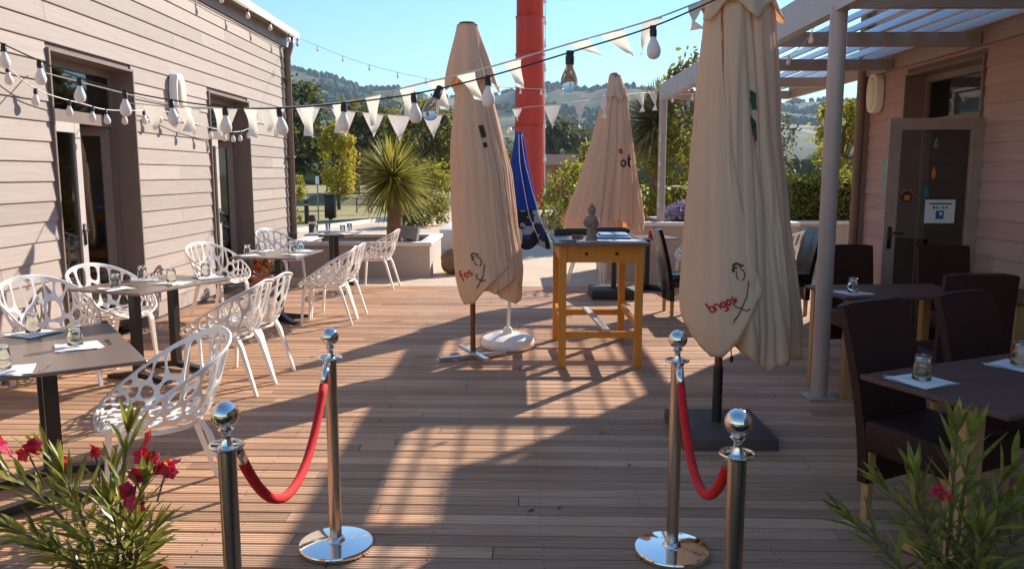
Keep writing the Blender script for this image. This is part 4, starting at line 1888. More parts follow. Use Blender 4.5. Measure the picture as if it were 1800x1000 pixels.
ep = catenary_path([(XL + .235, y_, EAVE - .045 - .02 * (i % 2)) for i, y_ in enumerate((5.0, 6.2, 7.4, 8.6, 9.8, 11.0, 12.2, 13.4, 14.0))], 6)
light_string('row of small white bulbs along the left eaves', ep, .005, M_cord, [(ep[i], B_small, 0) for i in range(2, len(ep), 5)])
th_ = [(-3.74, 14.0, 3.90), (-2.6, 13.7, 3.45), (-1.4, 13.4, 3.14), (-.4, 13.3, 3.02), (.46, 13.1, 2.95), (1.26, 12.8, 2.87), (2.16, 12.3, 2.86)]
tp = catenary_path(th_, 10)
light_string('thin far cord of tiny bulbs from the left roof corner to the pergola', tp, .0045, M_cord, [(tp[i], B_tiny, 0) for i in range(3, len(tp), 4)])
pc = catenary_path([(2.22, 5.8, 2.98), (2.5, 7.4, 2.70), (2.3, 9.0, 2.72), (2.45, 10.6, 2.66), (2.2, 12.1, 2.68), (2.12, 12.05, 1.9), (2.12, 12.06, 1.2)], 9)
light_string('cord of tiny bulbs wound along the pergola and down its far post', pc, .004, M_cord, [(pc[i], B_tiny, 0) for i in range(2, len(pc), 4)])
rc = catenary_path([(1.22, 37.3, 10.5), (1.24, 37.3, 8.0), (1.24, 37.3, 5.0), (1.26, 37.3, 1.0)], 8)
light_string('lights hanging down the right edge of the red tower', rc, .02, M_cord, [(rc[i], bulb_meshes(.08, M_cord, M_bulb), 0) for i in range(0, len(rc), 3)])


def bunting(label, path, spots, w, h, seed):
    """spots: list of (index in path, skew, curl)"""
    t = thing('bunting', label, 'bunting', (0, 0, 0), 0, 'white pennant bunting')
    g = MB()
    g.tube(path, .005, 5)
    g.build('cord', M_cord, t, smooth=True)
    r3 = random.Random(seed)
    for i, skew, curl, sc in spots:
        i = min(i, len(path) - 2)
        p = path[i]
        d = (path[i + 1] - path[i]).normalized()
        nrm = Vector((d.y, -d.x, 0)).normalized()
        V, F = [], []
        nn = 8
        ww, hh = w * sc, h * sc
        for a in range(nn + 1):
            u_ = a / nn
            for b in (-1, -.33, .33, 1):
                x = b * ww / 2 * (1 - u_ * .96)
                q = p + d * (x + skew * hh * u_) + Vector((0, 0, -hh * u_ * math.sqrt(max(.15, 1 - min(.85, skew * skew))))) + nrm * (curl * math.sin(u_ * 3 + b * 1.3) * .05 * (u_ + .15))
                V.append(q)
        for a in range(nn):
            for b in range(3):
                F.append((a * 4 + b, a * 4 + b + 1, a * 4 + b + 5, a * 4 + b + 4))
        MB().add(V, F).build('pennant', M_penn, t, smooth=True, fix=False)


b1 = [Vector(p) + Vector((.0, .02, .012)) for p in catenary_path([(1.16, 4.73, 2.615), (.73, 4.46, 2.42), (.29, 4.56, 2.31), (-.17, 4.70, 2.20), (-.62, 4.88, 2.12), (-1.07, 5.06, 2.04), (-1.53, 5.26, 2.02), (-1.93, 5.42, 2.03), (-2.40, 5.7, 2.07), (-3.0, 6.2, 2.2), (-3.9, 6.6, 2.42)], 10)]
bunting('bunting running close to the black bulb cable, its pennants blown sideways', b1,
        [(4, -.2, 1, .8), (10, .35, .8, .95), (15, -.6, .6, 1.05), (19, -.75, 1.2, .9), (27, -.3, 1.2, .9), (33, -.45, 1, 1), (37, -.3, 1, 1), (41, .0, .7, .95), (46, .05, .4, .95), (51, .1, .8, 1), (56, 0, .8, 1), (61, .05, .4, 1), (66, -.05, .8, 1), (72, .05, .4, 1), (78, 0, 1, .9)], .13, .19, 2)
b2p = [(-3.86, 8.0, 2.30), (-3.2, 8.05, 2.25), (-2.53, 8.2, 2.265), (-2.1, 8.3, 2.285), (-1.6, 8.45, 2.24), (-1.15, 8.6, 2.22), (-.5, 8.9, 2.27), (.29, 9.3, 2.38), (.74, 9.7, 2.46), (1.3, 10.6, 2.62), (2.10, 11.95, 2.80)]
b2 = catenary_path(b2p, 10)
bunting('longer bunting from the left wall to the far pergola post, pennants hanging straight', b2,
        [(4, 0, .5, .9), (9, .05, .8, .95), (14, 0, .4, .95), (20, .05, .5, .95), (29, 0, .6, 1), (36, .05, .6, 1), (42, 0, .8, .9), (48, .0, .5, 1), (54, .02, .4, .9), (59, 0, .7, 1), (66, 0, .4, .5), (72, 0, .3, 1), (80, 0, .3, 1), (86, .3, .8, 1), (95, .35, .8, 1), (98, .3, .8, 1)], .25, .27, 5)

# ------------------------------------------------------------------ planters, blocks, boulder


def planter(name, label, x0, x1, y0, y1, h, m, cap=.06, soil=True, grp=None):
    t = thing(name, label, 'planter', ((x0 + x1) / 2, (y0 + y1) / 2, 0), 0, grp)
    w, d = x1 - x0, y1 - y0
    th = .14
    g = MB()
    g.box((0, -d / 2 + th / 2, h / 2 - .01), (w, th, h))
    g.box((0, d / 2 - th / 2, h / 2 - .01), (w, th, h))
    g.box((-w / 2 + th / 2, 0, h / 2 - .01), (th, d - 2 * th, h))
    g.box((w / 2 - th / 2, 0, h / 2 - .01), (th, d - 2 * th, h))
    g.build('wall', m, t)
    g = MB()
    o_ = .035
    c = h - .01 + cap / 2
    g.rbox((0, -d / 2 + th / 2, c), (w + 2 * o_, th + 2 * o_, cap), .012, 2)
    g.rbox((0, d / 2 - th / 2, c), (w + 2 * o_, th + 2 * o_, cap), .012, 2)
    g.rbox((-w / 2 + th / 2, 0, c), (th + 2 * o_, d - 2 * th - 2 * o_ - .004, cap - .004), .012, 2)
    g.rbox((w / 2 - th / 2, 0, c), (th + 2 * o_, d - 2 * th - 2 * o_ - .004, cap - .004), .012, 2)
    g.build('coping', M_conc if m is not M_conc else M_conc, t, angle=40)
    if soil:
        g = MB()
        g.box((0, 0, h - .12), (w - 2 * th - .01, d - 2 * th - .01, .06))
        g.build('soil', mat('soil', (.10, .07, .045), .95, 0, .3, 20, .8, 60), t)
    return t


planter('low_planter', 'long low rendered planter at the end of the deck, below the near yucca', -3.6, -1.38, 12.45, 14.3, .50, M_stone)
planter('low_planter', 'rendered planter wall at the far right end of the terrace with lavender', 1.35, 4.2, 12.0, 13.6, .84, M_stone)
planter('low_planter', 'rendered planter carrying the clipped hedge beyond the mauve building', 4.35, 8.2, 13.0, 14.6, .80, M_stone)
t = thing('white_block', 'white concrete seat block left of the tall parasol', 'bench', (-1.05, 18.6, 0))
MB().rbox((0, 0, .22), (1.2, 3.6, .46), .02, 2).build('block', M_conc, t, angle=40)
MB().rbox((-.1, 2.6, .2), (.8, 1.2, .62), .02, 2).build('step', M_conc, t, angle=40)
t = thing('low_wall', 'low beige garden wall at the foot of the red tower', 'wall', (.9, 24.5, 0))
MB().rbox((0, 0, .15), (3.0, .5, .36), .02, 2).build('wall_body', M_stone, t, angle=40)
MB().rbox((0, 0, .36), (3.1, .6, .06), .015, 2).build('coping', M_conc, t, angle=40)


def rock(name, label, x, y, z, r, m, seed, flat_=.8):
    bm = bmesh.new()
    bmesh.ops.create_icosphere(bm, subdivisions=3, radius=1)
    for v in bm.verts:
        p = v.co.copy()
        k = 1 + .22 * noise.noise(p * 1.4 + Vector((seed, 0, 0))) + .08 * noise.noise(p * 4 + Vector((seed, 3, 0)))
        v.co = Vector((p.x * k * r, p.y * k * r, p.z * k * r * flat_))
    me = bpy.data.meshes.new(name)
    bm.to_mesh(me)
    bm.free()
    me.materials.append(m)
    o = link(name, me, None, (x, y, z))
    return tag(o, label, 'rock')


rock('boulder', 'brown boulder beside the right end of the long low planter', -1.02, 12.95, .20, .26, mat('brown_rock', (.20, .115, .065), .9, 0, .4, 8, .8, 25), 1)
rock('boulder', 'white boulder on the low wall near the red tower', 1.45, 24.4, .60, .32, M_conc, 5)
rock('boulder', 'smaller white boulder on the low wall near the red tower', 2.1, 24.5, .52, .22, M_conc, 9)
# floodlight on the planter
fl = thing('floodlight', 'grey floodlight box tilted on the coping of the long low planter', 'floodlight', (-1.72, 12.62, .555), R(-8))
MB().rbox((0, 0, .13), (.30, .16, .20), .012, 2, rx=R(-8), ry=R(9)).build('housing', mat('grey_housing', (.20, .175, .165), .5), fl, angle=40)
MB().box((.04, .0, .016), (.16, .05, .022)).box((.12, 0, .05), (.018, .05, .09), ry=R(20)).build('bracket', M_black, fl)

# red tower
rt = thing('red_tower', 'tall red cylindrical tower with ring joints against the sky', 'tower', (.56, 38, 0))
secs = [(0, 3.85, .70), (3.85, 5.46, .685), (5.46, 7.13, .665), (7.13, 8.79, .645), (8.79, 12.5, .62), (12.5, 17, .60)]
for z0, z1, r_ in secs:
    g = MB()
    g.lathe([(r_ - .02, z0), (r_, z0 + .03), (r_, z1 - .07), (r_ + .03, z1 - .06), (r_ + .03, z1 - .015), (r_ - .04, z1 - .01), (r_ - .04, z1)], 40)
    g.build('tower_section', M_red, rt, angle=40)
g = MB()
g.box((-.02, -.70, 2.55), (.46, .03, 1.7))
dr = g.build('tower_hatch', M_red, rt)
MB().box((-.02, -.725, 1.75), (.3, .03, .05)).build('hatch_bar', M_red, dr)

# shelter and red gate far behind
sh = thing('flat_roof_shelter', 'small beige flat roofed shelter right of the red tower', 'shelter', (2.35, 45, 0))
MB().box((0, 0, 2.4), (2.4, 3, .55)).build('roof', mat('shelter_roof', (.42, .34, .29), .7), sh)
MB().box((.1, 1.2, 1.05), (1.9, .2, 2.14)).build('wall', M_stone, sh)
MB().box((-.85, -.8, 1.05), (.14, .14, 2.14)).build('post', M_stone, sh)
MB().box((.95, -.8, 1.05), (.14, .14, 2.14)).build('post', M_stone, sh)
rg = thing('red_gate', 'dark red tubular gate in front of the beige shelter', 'gate', (1.85, 34, 0))
for dx in (-.28, .06):
    MB().tube([(dx, 0, 0), (dx, 0, 1.75), (dx + .08, 0, 1.95), (dx + .16, 0, 1.75), (dx + .16, 0, 0)], .05, 8).build('hoop', mat('dark_red_paint', (.22, .03, .02), .5), rg, smooth=True)
MB().box((.75, .1, .7), (.9, .08, 1.4)).build('panel', mat('pink_panel', (.38, .22, .18), .7), rg)


# ------------------------------------------------------------------ vegetation
def leaf_mat(name, c, c2=None, isl=.35, tl=.35):
    return mat(name, c, .55, 0, .25, .8, island=isl, translucent=tl, col2=c2, spec=.3)


def tree(name, label, x, y, z0, h, rx, ry, rz, leafm, n, leaf, cat='tree', trunk=.12, seed=1, clumps=40, grp=None, base=.0, barkm=None):
    t = thing(name, label, cat, (x, y, z0), 0, grp)
    r4 = random.Random(seed)
    cz = h - rz
    bark = barkm or mat('bark', (.10, .07, .05), .9, 0, .3, 12, .6, 40)
    g = MB()
    g.tube([(0, 0, -.05), (.03 * h * (r4.random() - .5), 0, cz * .5), (0, 0, cz + rz * .3)], [trunk, trunk * .75, trunk * .3], 8)
    cc = []
    for k in range(clumps):
        a = r4.random() * 2 * PI
        u_ = r4.uniform(-1, 1)
        q = math.sqrt(1 - u_ * u_)
        rad = r4.uniform(.45, 1.0) ** .6
        cc.append((Vector((rx * q * math.cos(a) * rad, ry * q * math.sin(a) * rad, cz + rz * u_ * rad)), r4.uniform(.18, .34)))
    for c, s_ in cc[:10]:
        g.tube([(0, 0, cz * .75), c * .5 + Vector((0, 0, cz * .4)), c], [trunk * .4, trunk * .25, trunk * .08], 5)
    g.build('trunk', bark, t, smooth=True)
    V, F = [], []
    m_ = min(rx, rz)
    for i in range(n):
        c, s_ = cc[r4.randrange(len(cc))]
        p = c + Vector((r4.gauss(0, s_ * rx * .55), r4.gauss(0, s_ * ry * .55), r4.gauss(0, s_ * rz * .5)))
        if p.z < base:
            continue
        d = Vector((r4.gauss(0, 1), r4.gauss(0, 1), r4.gauss(0, .6))).normalized()
        e = d.orthogonal().normalized()
        e = (Matrix.Rotation(r4.random() * 6.28, 3, d) @ e)
        f = d.cross(e)
        L_ = leaf * r4.uniform(.6, 1.3)
        k = len(V)
        V += [p - e * L_ * .5, p + f * L_ * .28 + d * L_ * .06, p + e * L_ * .5, p - f * L_ * .28 + d * L_ * .06]
        F.append((k, k + 1, k + 2, k + 3))
    MB().add(V, F).build('crown', leafm, t, fix=False)
    return t


Gd = leaf_mat('leaf_dark', (.075, .095, .02), (.15, .15, .032), tl=.5)
Gm = leaf_mat('leaf_mid', (.15, .165, .028), (.26, .23, .042), tl=.5)
Gy = leaf_mat('leaf_yellow', (.42, .41, .035), (.54, .45, .05), tl=.5)
Gl = leaf_mat('leaf_lime', (.20, .23, .03), (.36, .33, .045), tl=.5)
Gg = leaf_mat('leaf_greygreen', (.10, .11, .055), (.16, .16, .08))

tree('park_tree', 'dark green tree just right of the left building corner', -18.2, 63, 0, 8.5, 3.4, 3.0, 3.5, Gd, 6500, .42, seed=2, clumps=70, trunk=.26, base=1.5)
tree('park_tree', 'dark tree behind the yellow one, left background', -13.6, 68, 0, 7.4, 3.3, 2.8, 3.0, Gd, 5200, .40, seed=3, clumps=60, trunk=.24, base=1.3)
tree('park_tree', 'yellow green tree standing on the lawn at left', -8.5, 38, 0, 3.9, .85, .85, 1.75, Gy, 3400, .19, seed=4, clumps=50, trunk=.09, base=.5)
tree('park_tree', 'grey green tree behind the near yucca', -11.2, 76, 0, 5.6, 3.8, 2.4, 2.4, Gg, 4200, .42, seed=5, clumps=60, trunk=.2, base=.8)
tree('park_tree', 'large olive green tree between the near yucca and the tall parasol', -6.0, 52, 0, 6.2, 2.8, 2.4, 2.7, Gm, 6800, .30, seed=6, clumps=70, trunk=.2, base=.9)
tree('park_tree', 'olive tree behind the tall parasol, left of the red tower', -3.2, 58, 0, 5.4, 2.4, 2, 2.5, Gd, 3600, .30, seed=7, clumps=40, trunk=.16)
tree('park_tree', 'lime green tree just right of the beige shelter', 3.6, 41, 0, 3.1, 1.25, 1.2, 1.5, Gl, 3200, .22, seed=8, clumps=36, trunk=.1)
tree('park_tree', 'broad dark tree group behind the shelter roof', 4.2, 90, 0, 7.6, 5.0, 4, 3.8, Gg, 3200, .62, seed=18, clumps=50, trunk=.3)
tree('park_tree', 'tall tree whose top shows left of the biggest parasol', 4.7, 22, 0, 5.0, .85, .8, 1.6, Gm, 2400, .17, seed=9, clumps=26, trunk=.1)
tree('park_tree', 'leafy tree hanging over from the right behind the pergola post', 6.25, 15.6, 0, 3.05, .55, .6, .75, Gl, 1500, .13, seed=10, clumps=22, trunk=.06)
tree('park_tree', 'thin pale tree seen through the gap right of the biggest parasol', 10.2, 33, 0, 4.6, 1.1, 1, 2.0, Gg, 900, .22, seed=11, clumps=30, trunk=.08)
tree('shrub', 'yellow shrub behind the far yucca trunk', 3.1, 21, 0, 2.15, 1.5, .9, 1.15, Gy, 4200, .13, 'shrub', .05, 12, 46)
tree('shrub', 'yellow green shrub between the far parasol and the yucca', 1.6, 23, 0, 1.9, .9, .9, 1.0, Gl, 2200, .13, 'shrub', .05, 22, 30)
tree('shrub', 'tall yellow green shrub behind the pergola post by the lavender', 4.5, 20, 0, 3.1, 1.3, .9, 1.6, Gl, 4200, .13, 'shrub', .05, 13, 46)
tree('shrub', 'round green shrub right of the near yucca', -3.0, 25, 0, 1.25, .95, .8, .7, Gm, 3000, .11, 'shrub', .04, 14, 34)
tree('shrub', 'light green shrub between the near yucca and the tall parasol', -3.6, 30, 0, 2.2, 1.2, .9, 1.1, Gl, 3000, .14, 'shrub', .05, 15, 34)
tree('shrub', 'young leafy shrub at the corner of the left building', -6.0, 21.5, 0, 1.5, .35, .35, .7, Gl, 900, .10, 'shrub', .03, 16, 20)
for i, (x_, lab) in enumerate(((-2.9, 'left'), (-2.0, 'right'))):
    pass
# clipped hedge: one leafy body
hedge = thing('clipped_hedge', 'clipped yellow green hedge in the planter beyond the pergola', 'hedge', (6.2, 13.8, .72))
r5 = random.Random(5)
V, F = [], []
for i in range(9000):
    s_ = r5.random()
    p = Vector((r5.uniform(-1.7, 1.7), r5.uniform(-.45, .45), r5.uniform(0, .82)))
    if s_ < .5:
        p.y = -.45 + r5.gauss(0, .05)
    elif s_ < .8:
        p.z = .82 + r5.gauss(0, .05)
    p += Vector((0, 0, .05 * math.sin(p.x * 6)))
    d = Vector((r5.gauss(0, 1), r5.gauss(0, 1), r5.gauss(0, 1))).normalized()
    e = d.orthogonal().normalized()
    f = d.cross(e)
    L_ = .06 * r5.uniform(.6, 1.3)
    k = len(V)
    V += [p - e * L_ * .5, p + f * L_ * .3, p + e * L_ * .5, p - f * L_ * .3]
    F.append((k, k + 1, k + 2, k + 3))
MB().add(V, F).build('foliage', Gl, hedge, fix=False)
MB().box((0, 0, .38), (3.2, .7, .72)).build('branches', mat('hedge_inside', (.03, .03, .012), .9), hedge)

# lavender and dry grasses
def tuft(name, label, x, y, z, n, h, spread, m, tipm, seed, cat='plant'):
    t = thing(name, label, cat, (x, y, z))
    r6 = random.Random(seed)
    V, F, V2, F2 = [], [], [], []
    for i in range(n):
        a = r6.random() * 6.28
        rr = spread * math.sqrt(r6.random())
        b = Vector((rr * .4 * math.cos(a), rr * .4 * math.sin(a), 0))
        tp_ = Vector((rr * math.cos(a), rr * math.sin(a), h * r6.uniform(.7, 1.05) * (1 - .35 * (rr / spread) ** 2)))
        w = Vector((-math.sin(a), math.cos(a), 0)) * .006
        k = len(V)
        V += [b - w, b + w, tp_]
        F.append((k, k + 1, k + 2))
        for q in range(3):
            p = b.lerp(tp_, 1 - q * .09)
            d = Vector((r6.gauss(0, 1), r6.gauss(0, 1), r6.gauss(0, 1))).normalized()
            e = d.orthogonal() * .016
            f = d.cross(e)
            k = len(V2)
            V2 += [p - e, p + f, p + e, p - f]
            F2.append((k, k + 1, k + 2, k + 3))
    MB().add(V, F).build('stems', m, t, fix=False)
    MB().add(V2, F2).build('flower_heads', tipm, t, fix=False)


M_lav = mat('lavender_flower', (.42, .36, .50), .8, island=.25)
M_dry = mat('dry_grass', (.36, .24, .13), .8, island=.25)
tuft('lavender', 'pale lavender bush in the far right planter beside the pergola post', 2.75, 12.7, .72, 900, .48, .48, Gg, M_lav, 1)
tuft('dry_grass', 'reddish dry grass tuft in the far right planter, left of the pergola post', 1.80, 12.7, .72, 700, .30, .34, M_dry, M_dry, 2)


# yuccas
def yucca(name, label, x, y, z, th, tr, R_, n, seed, m):
    t = thing(name, label, 'yucca', (x, y, z))
    r7 = random.Random(seed)
    g = MB()
    P, rr = [], []
    for i in range(14):
        u_ = i / 13
        P.append((.02 * math.sin(u_ * 3), .015 * math.cos(u_ * 4), th * u_))
        rr.append(tr * (1.15 - .25 * u_) * (1 + .06 * (i % 2)))
    g.tube(P, rr, 12)
    g.build('trunk', mat('yucca_trunk', (.27, .15, .085), .9, 0, .3, 14, .8, 50, stretch=(1, 1, 3)), t, smooth=True)
    V, F = [], []
    c = Vector((0, 0, th))
    for i in range(n):
        u_ = 1 - 1.86 * (i + .5) / n
        a = i * 2.39996 + r7.gauss(0, .1)
        q = math.sqrt(max(0, 1 - u_ * u_))
        d = Vector((q * math.cos(a), q * math.sin(a), u_)) + Vector((r7.gauss(0, .05), r7.gauss(0, .05), r7.gauss(0, .05)))
        d.normalize()
        L_ = R_ * r7.uniform(.82, 1.06)
        side = d.cross(Vector((0, 0, 1)))
        if side.length < .1:
            side = Vector((1, 0, 0))
        side.normalize()
        up = side.cross(d)
        w = R_ * .023
        k = len(V)
        for s_, ww in ((.06, w * .8), (.4, w), (.75, w * .75), (1.0, w * .05)):
            pt = c + d * (L_ * s_) - Vector((0, 0, 1)) * (.06 * R_ * s_ * s_ * (1 + q))
            V += [pt - side * ww + up * ww * .35, pt, pt + side * ww + up * ww * .35]
        for j in range(3):
            b = k + 3 * j
            F += [(b, b + 1, b + 4, b + 3), (b + 1, b + 2, b + 5, b + 4)]
    MB().add(V, F).build('crown', m, t, fix=False)


M_yuc = mat('yucca_leaf', (.27, .28, .045), .42, 0, .25, 3, island=.4, translucent=.45, col2=(.42, .38, .08))
M_yuc2 = mat('yucca_leaf_pale', (.20, .19, .07), .5, 0, .25, 3, island=.35, translucent=.35, col2=(.34, .29, .12))
yucca('yucca', 'near yucca with a round spiky crown in the long low planter', -2.10, 13.5, .42, 1.13, .12, .82, 520, 1, M_yuc)
yucca('yucca', 'far yucca with pale spiky crown behind the pergola post', 3.62, 21.0, 0, 2.92, .19, 1.25, 700, 2, M_yuc2)


# oleanders in the foreground
def oleander(name, label, x, y, stems, flowers, seed, pot_h=.30):
    t = thing(name, label, 'oleander', (x, y, 0))
    r8 = random.Random(seed)
    MB().lathe([(.0, .0), (.13, .0), (.155, .04), (.175, pot_h - .05), (.19, pot_h - .045), (.19, pot_h), (.172, pot_h), (.165, pot_h - .04), (.0, pot_h - .05)], 28, cap=False).build('pot', mat('terracotta', (.32, .13, .07), .8, 0, .15, 12, .2, 60), t, angle=40)
    SV = MB()
    LV, LF = [], []
    FV, FF = [], []

    def leaf(p, d, L_, w, droop):
        d = d.normalized()
        s_ = d.cross(Vector((0, 0, 1)))
        if s_.length < .1:
            s_ = Vector((1, 0, 0))
        s_.normalize()
        s_ = Matrix.Rotation(r8.gauss(0, .5), 3, d) @ s_
        up = s_.cross(d)
        k = len(LV)
        prof = ((0, .12), (.2, .62), (.5, 1), (.8, .6), (1, .03))
        for u_, ww in prof:
            c_ = p + d * (L_ * u_) - Vector((0, 0, 1)) * (droop * u_ * u_ * L_)
            LV.extend([c_ - s_ * w * ww + up * w * ww * .35, c_, c_ + s_ * w * ww + up * w * ww * .35])
        for j in range(len(prof) - 1):
            b = k + 3 * j
            LF.extend([(b, b + 1, b + 4, b + 3), (b + 1, b + 2, b + 5, b + 4)])

    def flower(p, sc=1):
        for q in range(5):
            n_ = Vector((r8.gauss(0, 1), r8.gauss(0, 1) - .6, r8.gauss(.4, .6))).normalized()
            c_ = p + Vector((r8.gauss(0, .021), r8.gauss(0, .02), r8.gauss(0, .019))) * sc * min(1, sc)
            e = n_.orthogonal().normalized()
            f = n_.cross(e)
            for a in range(5):
                aa = a * 2 * PI / 5
                dd = e * math.cos(aa) + f * math.sin(aa)
                pp = e * math.cos(aa + 1.57) + f * math.sin(aa + 1.57)
                k = len(FV)
                rr = .026 * sc
                FV.extend([c_, c_ + dd * rr * .7 + pp * rr * .5 + n_ * .004, c_ + dd * rr * 1.15 + n_ * .007, c_ + dd * rr * .7 - pp * rr * .5 + n_ * .004])
                FF.append((k, k + 1, k + 2, k + 3))
    for (tx, ty, tz, lean, fl) in stems:
        b = Vector((r8.gauss(0, .035), r8.gauss(0, .035), pot_h - .06))
        e = Vector((tx, ty, tz))
        mid = b.lerp(e, .5) + Vector((-(e.x - b.x) * .18, 0, .03))
        pts = [b.lerp(mid, u_ / 6).lerp(mid.lerp(e, u_ / 6), u_ / 6) for u_ in range(7)]
        SV.tube(pts, [.0065 - .0006 * i for i in range(7)], 6)
        nl = 8
        for i in range(nl):
            u_ = .18 + .8 * i / nl
            a, c_ = int(u_ * 6), u_ * 6 - int(u_ * 6)
            p = pts[a].lerp(pts[min(6, a + 1)], c_)
            ax = (pts[min(6, a + 1)] - pts[a]).normalized()
            for w_ in range(3):
                aa = i * 1.05 + w_ * 2.094 + r8.gauss(0, .25)
                rad = Vector((math.cos(aa), math.sin(aa), 0))
                k_ = lerp(.95, .38, u_)
                leaf(p, rad * k_ + ax * lerp(.45, 1.0, u_), r8.uniform(.11, .19), r8.uniform(.0075, .0105), r8.uniform(.0, .4))
        # top whorl
        ax = (pts[6] - pts[5]).normalized()
        for w_ in range(6):
            aa = w_ * 1.05
            leaf(pts[6], Vector((math.cos(aa), math.sin(aa), 0)) * .33 + ax, r8.uniform(.09, .13), .010, .05)
    SV.build('stems', mat('oleander_stem', (.13, .10, .05), .7), t, smooth=True)
    MB().add(LV, LF).build('foliage', mat('oleander_leaf', (.19, .205, .03), .36, 0, .25, 20, island=.4, translucent=.42, col2=(.34, .32, .06)), t, fix=False)
    for (fx, fy, fz, sc) in flowers:
        FV.clear()
        FF.clear()
        flower(Vector((fx, fy, fz)), sc)
        MB().tube([(fx * .85, fy, fz - .10), (fx, fy, fz - .01)], .003, 5).build('flower_stalk', MATS['oleander_stem'], t)
        MB().add(list(FV), list(FF)).build('flower', mat('oleander_flower', (.62, .012, .045), .55, 0, .2, 60, translucent=.25, island=.2), t, fix=False)


oleander('oleander', 'oleander with red pink flowers in the left foreground, in full sun', -1.25, 2.30,
         [(-.30, .02, .70, 0, 1), (-.20, .05, .74, 0, 1), (-.10, -.04, .72, 0, 0), (.07, .02, .82, 0, 0), (.14, -.04, .70, 0, 1), (-.26, -.06, .56, 0, 0), (.12, -.08, .56, 0, 0), (-.02, .08, .66, 0, 0), (-.28, .05, .48, 0, 0), (.12, .04, .50, 0, 0), (-.10, -.10, .50, 0, 0), (.04, -.05, .62, 0, 0)],
         [(-.325, .0, .765, 1.0), (-.235, .02, .76, .85), (-.125, 0, .745, .65), (.15, -.03, .775, 1.0), (.12, -.04, .725, .85), (.20, -.03, .73, .8), (.115, -.07, .655, .85), (-.05, .05, .755, .6)], 3, .34)
oleander('oleander', 'oleander almost without flowers in the shaded right foreground', 1.26, 2.16,
         [(-.03, .0, .88, 0, 0), (.04, .05, .85, 0, 0), (.17, .0, .84, 0, 0), (-.22, -.02, .72, 0, 0), (-.28, .04, .60, 0, 0), (.10, -.08, .74, 0, 0), (.20, .05, .68, 0, 0), (-.10, .07, .72, 0, 0), (.0, -.1, .62, 0, 0), (.24, -.04, .74, 0, 0)],
         [(-.075, -.02, .715, .5)], 8, .36)
# small red geranium by the second door
gp = thing('geranium', 'small red flowering pot plant on the ground by the second door', 'plant', (-3.42, 10.55, 0))
MB().lathe([(.0, 0), (.10, 0), (.14, .22), (.15, .22), (.15, .26), (.13, .26), (.12, .22), (.0, .21)], 20, cap=False).build('pot', MATS['terracotta'], gp, angle=40)
V, F, V2, F2 = [], [], [], []
for i in range(420):
    d = Vector((r5.gauss(0, 1), r5.gauss(0, 1), r5.gauss(.3, .8))).normalized()
    p = Vector((0, 0, .42)) + Vector((d.x * .15, d.y * .15, d.z * .2)) * r5.uniform(.5, 1.1)
    e = d.orthogonal().normalized() * .022
    f = d.cross(e)
    tgtV, tgtF = (V2, F2) if i % 3 == 0 else (V, F)
    k = len(tgtV)
    tgtV += [p - e, p + f, p + e, p - f]
    tgtF.append((k, k + 1, k + 2, k + 3))
MB().add(V, F).build('foliage', Gm, gp, fix=False)
MB().add(V2, F2).build('flowers', MATS['oleander_flower'], gp, fix=False)

# ------------------------------------------------------------------ street furniture in the park
def bollard(x, y, h, label):
    t = thing('bollard', label, 'bollard', (x, y, 0), 0, 'dark wooden bollards')
    MB().tube([(0, 0, -.05), (0, 0, h * .9), (0, 0, h)], [.075, .075, .055], 10).build('post', mat('dark_timber', (.045, .032, .025), .8), t, angle=50)
    MB().tube([(0, 0, h * .78), (0, 0, h * .84)], .08, 10).build('band', M_framel, t)


bollard(-7.9, 26.5, .75, 'dark wooden bollard nearest the left building corner, on the lawn edge')
bollard(-7.2, 27.2, .72, 'dark wooden bollard left of the small lamp post')
bollard(-6.9, 29.4, .70, 'pale topped bollard in front of the black bin')
bollard(-4.1, 15.9, .0 + .8, 'dark post standing right behind the left building corner')
lp = thing('path_lamp', 'slim path lamp with a white head standing on the lawn', 'lamp post', (-7.05, 28.2, 0))
MB().tube([(0, 0, 0), (0, 0, 1.25)], .025, 8).build('pole', mat('pale_pole', (.35, .30, .22), .6), lp)
MB().rbox((0, 0, 1.4), (.11, .11, .28), .015, 2).build('lamp_head', M_white, lp, angle=40)
bn = thing('litter_bin', 'square black litter bin by the lawn path', 'bin', (-6.85, 29.2, 0))
MB().rbox((0, 0, .42), (.36, .36, .80), .02, 2).build('body', M_black, bn, angle=40)
MB().rbox((0, 0, .85), (.40, .40, .06), .015, 2).build('lid', M_black, bn, angle=40)
for i, xx in enumerate((-6.5, -5.9, -5.3)):
    t = thing('bike_hoop', ('left', 'middle', 'right')[i] + ' one of three dark bike hoops on the far path', 'bike rack', (xx, 33.5, 0), 0, 'bike hoops')
    MB().tube([(-.25, 0, 0), (-.25, 0, .62), (-.2, 0, .7), (.2, 0, .7), (.25, 0, .62), (.25, 0, 0)], .025, 8).build('hoop', M_black, t, smooth=True)
    MB().tube([(-.25, 0, .35), (.25, 0, .35)], .02, 8).build('crossbar', M_black, t)
# bank of rough grass behind the lawn
g = MB()
V, F = [], []
for i in range(61):
    xx = -30 + i
    hh = .35 + .2 * math.sin(i * 1.7) + .12 * math.sin(i * 3.1)
    V += [(xx, 43, -.1), (xx, 44.2, hh), (xx, 47, hh * .8), (xx, 49, -.1)]
for i in range(60):
    for k in range(3):
        F.append((4 * i + k, 4 * i + 4 + k, 4 * i + 5 + k, 4 * i + 1 + k))
struct(MB().add(V, F).build('grass_bank', mat('rough_grass', (.20, .16, .06), .9, 0, .4, 1.5, .9, 20), smooth=True))

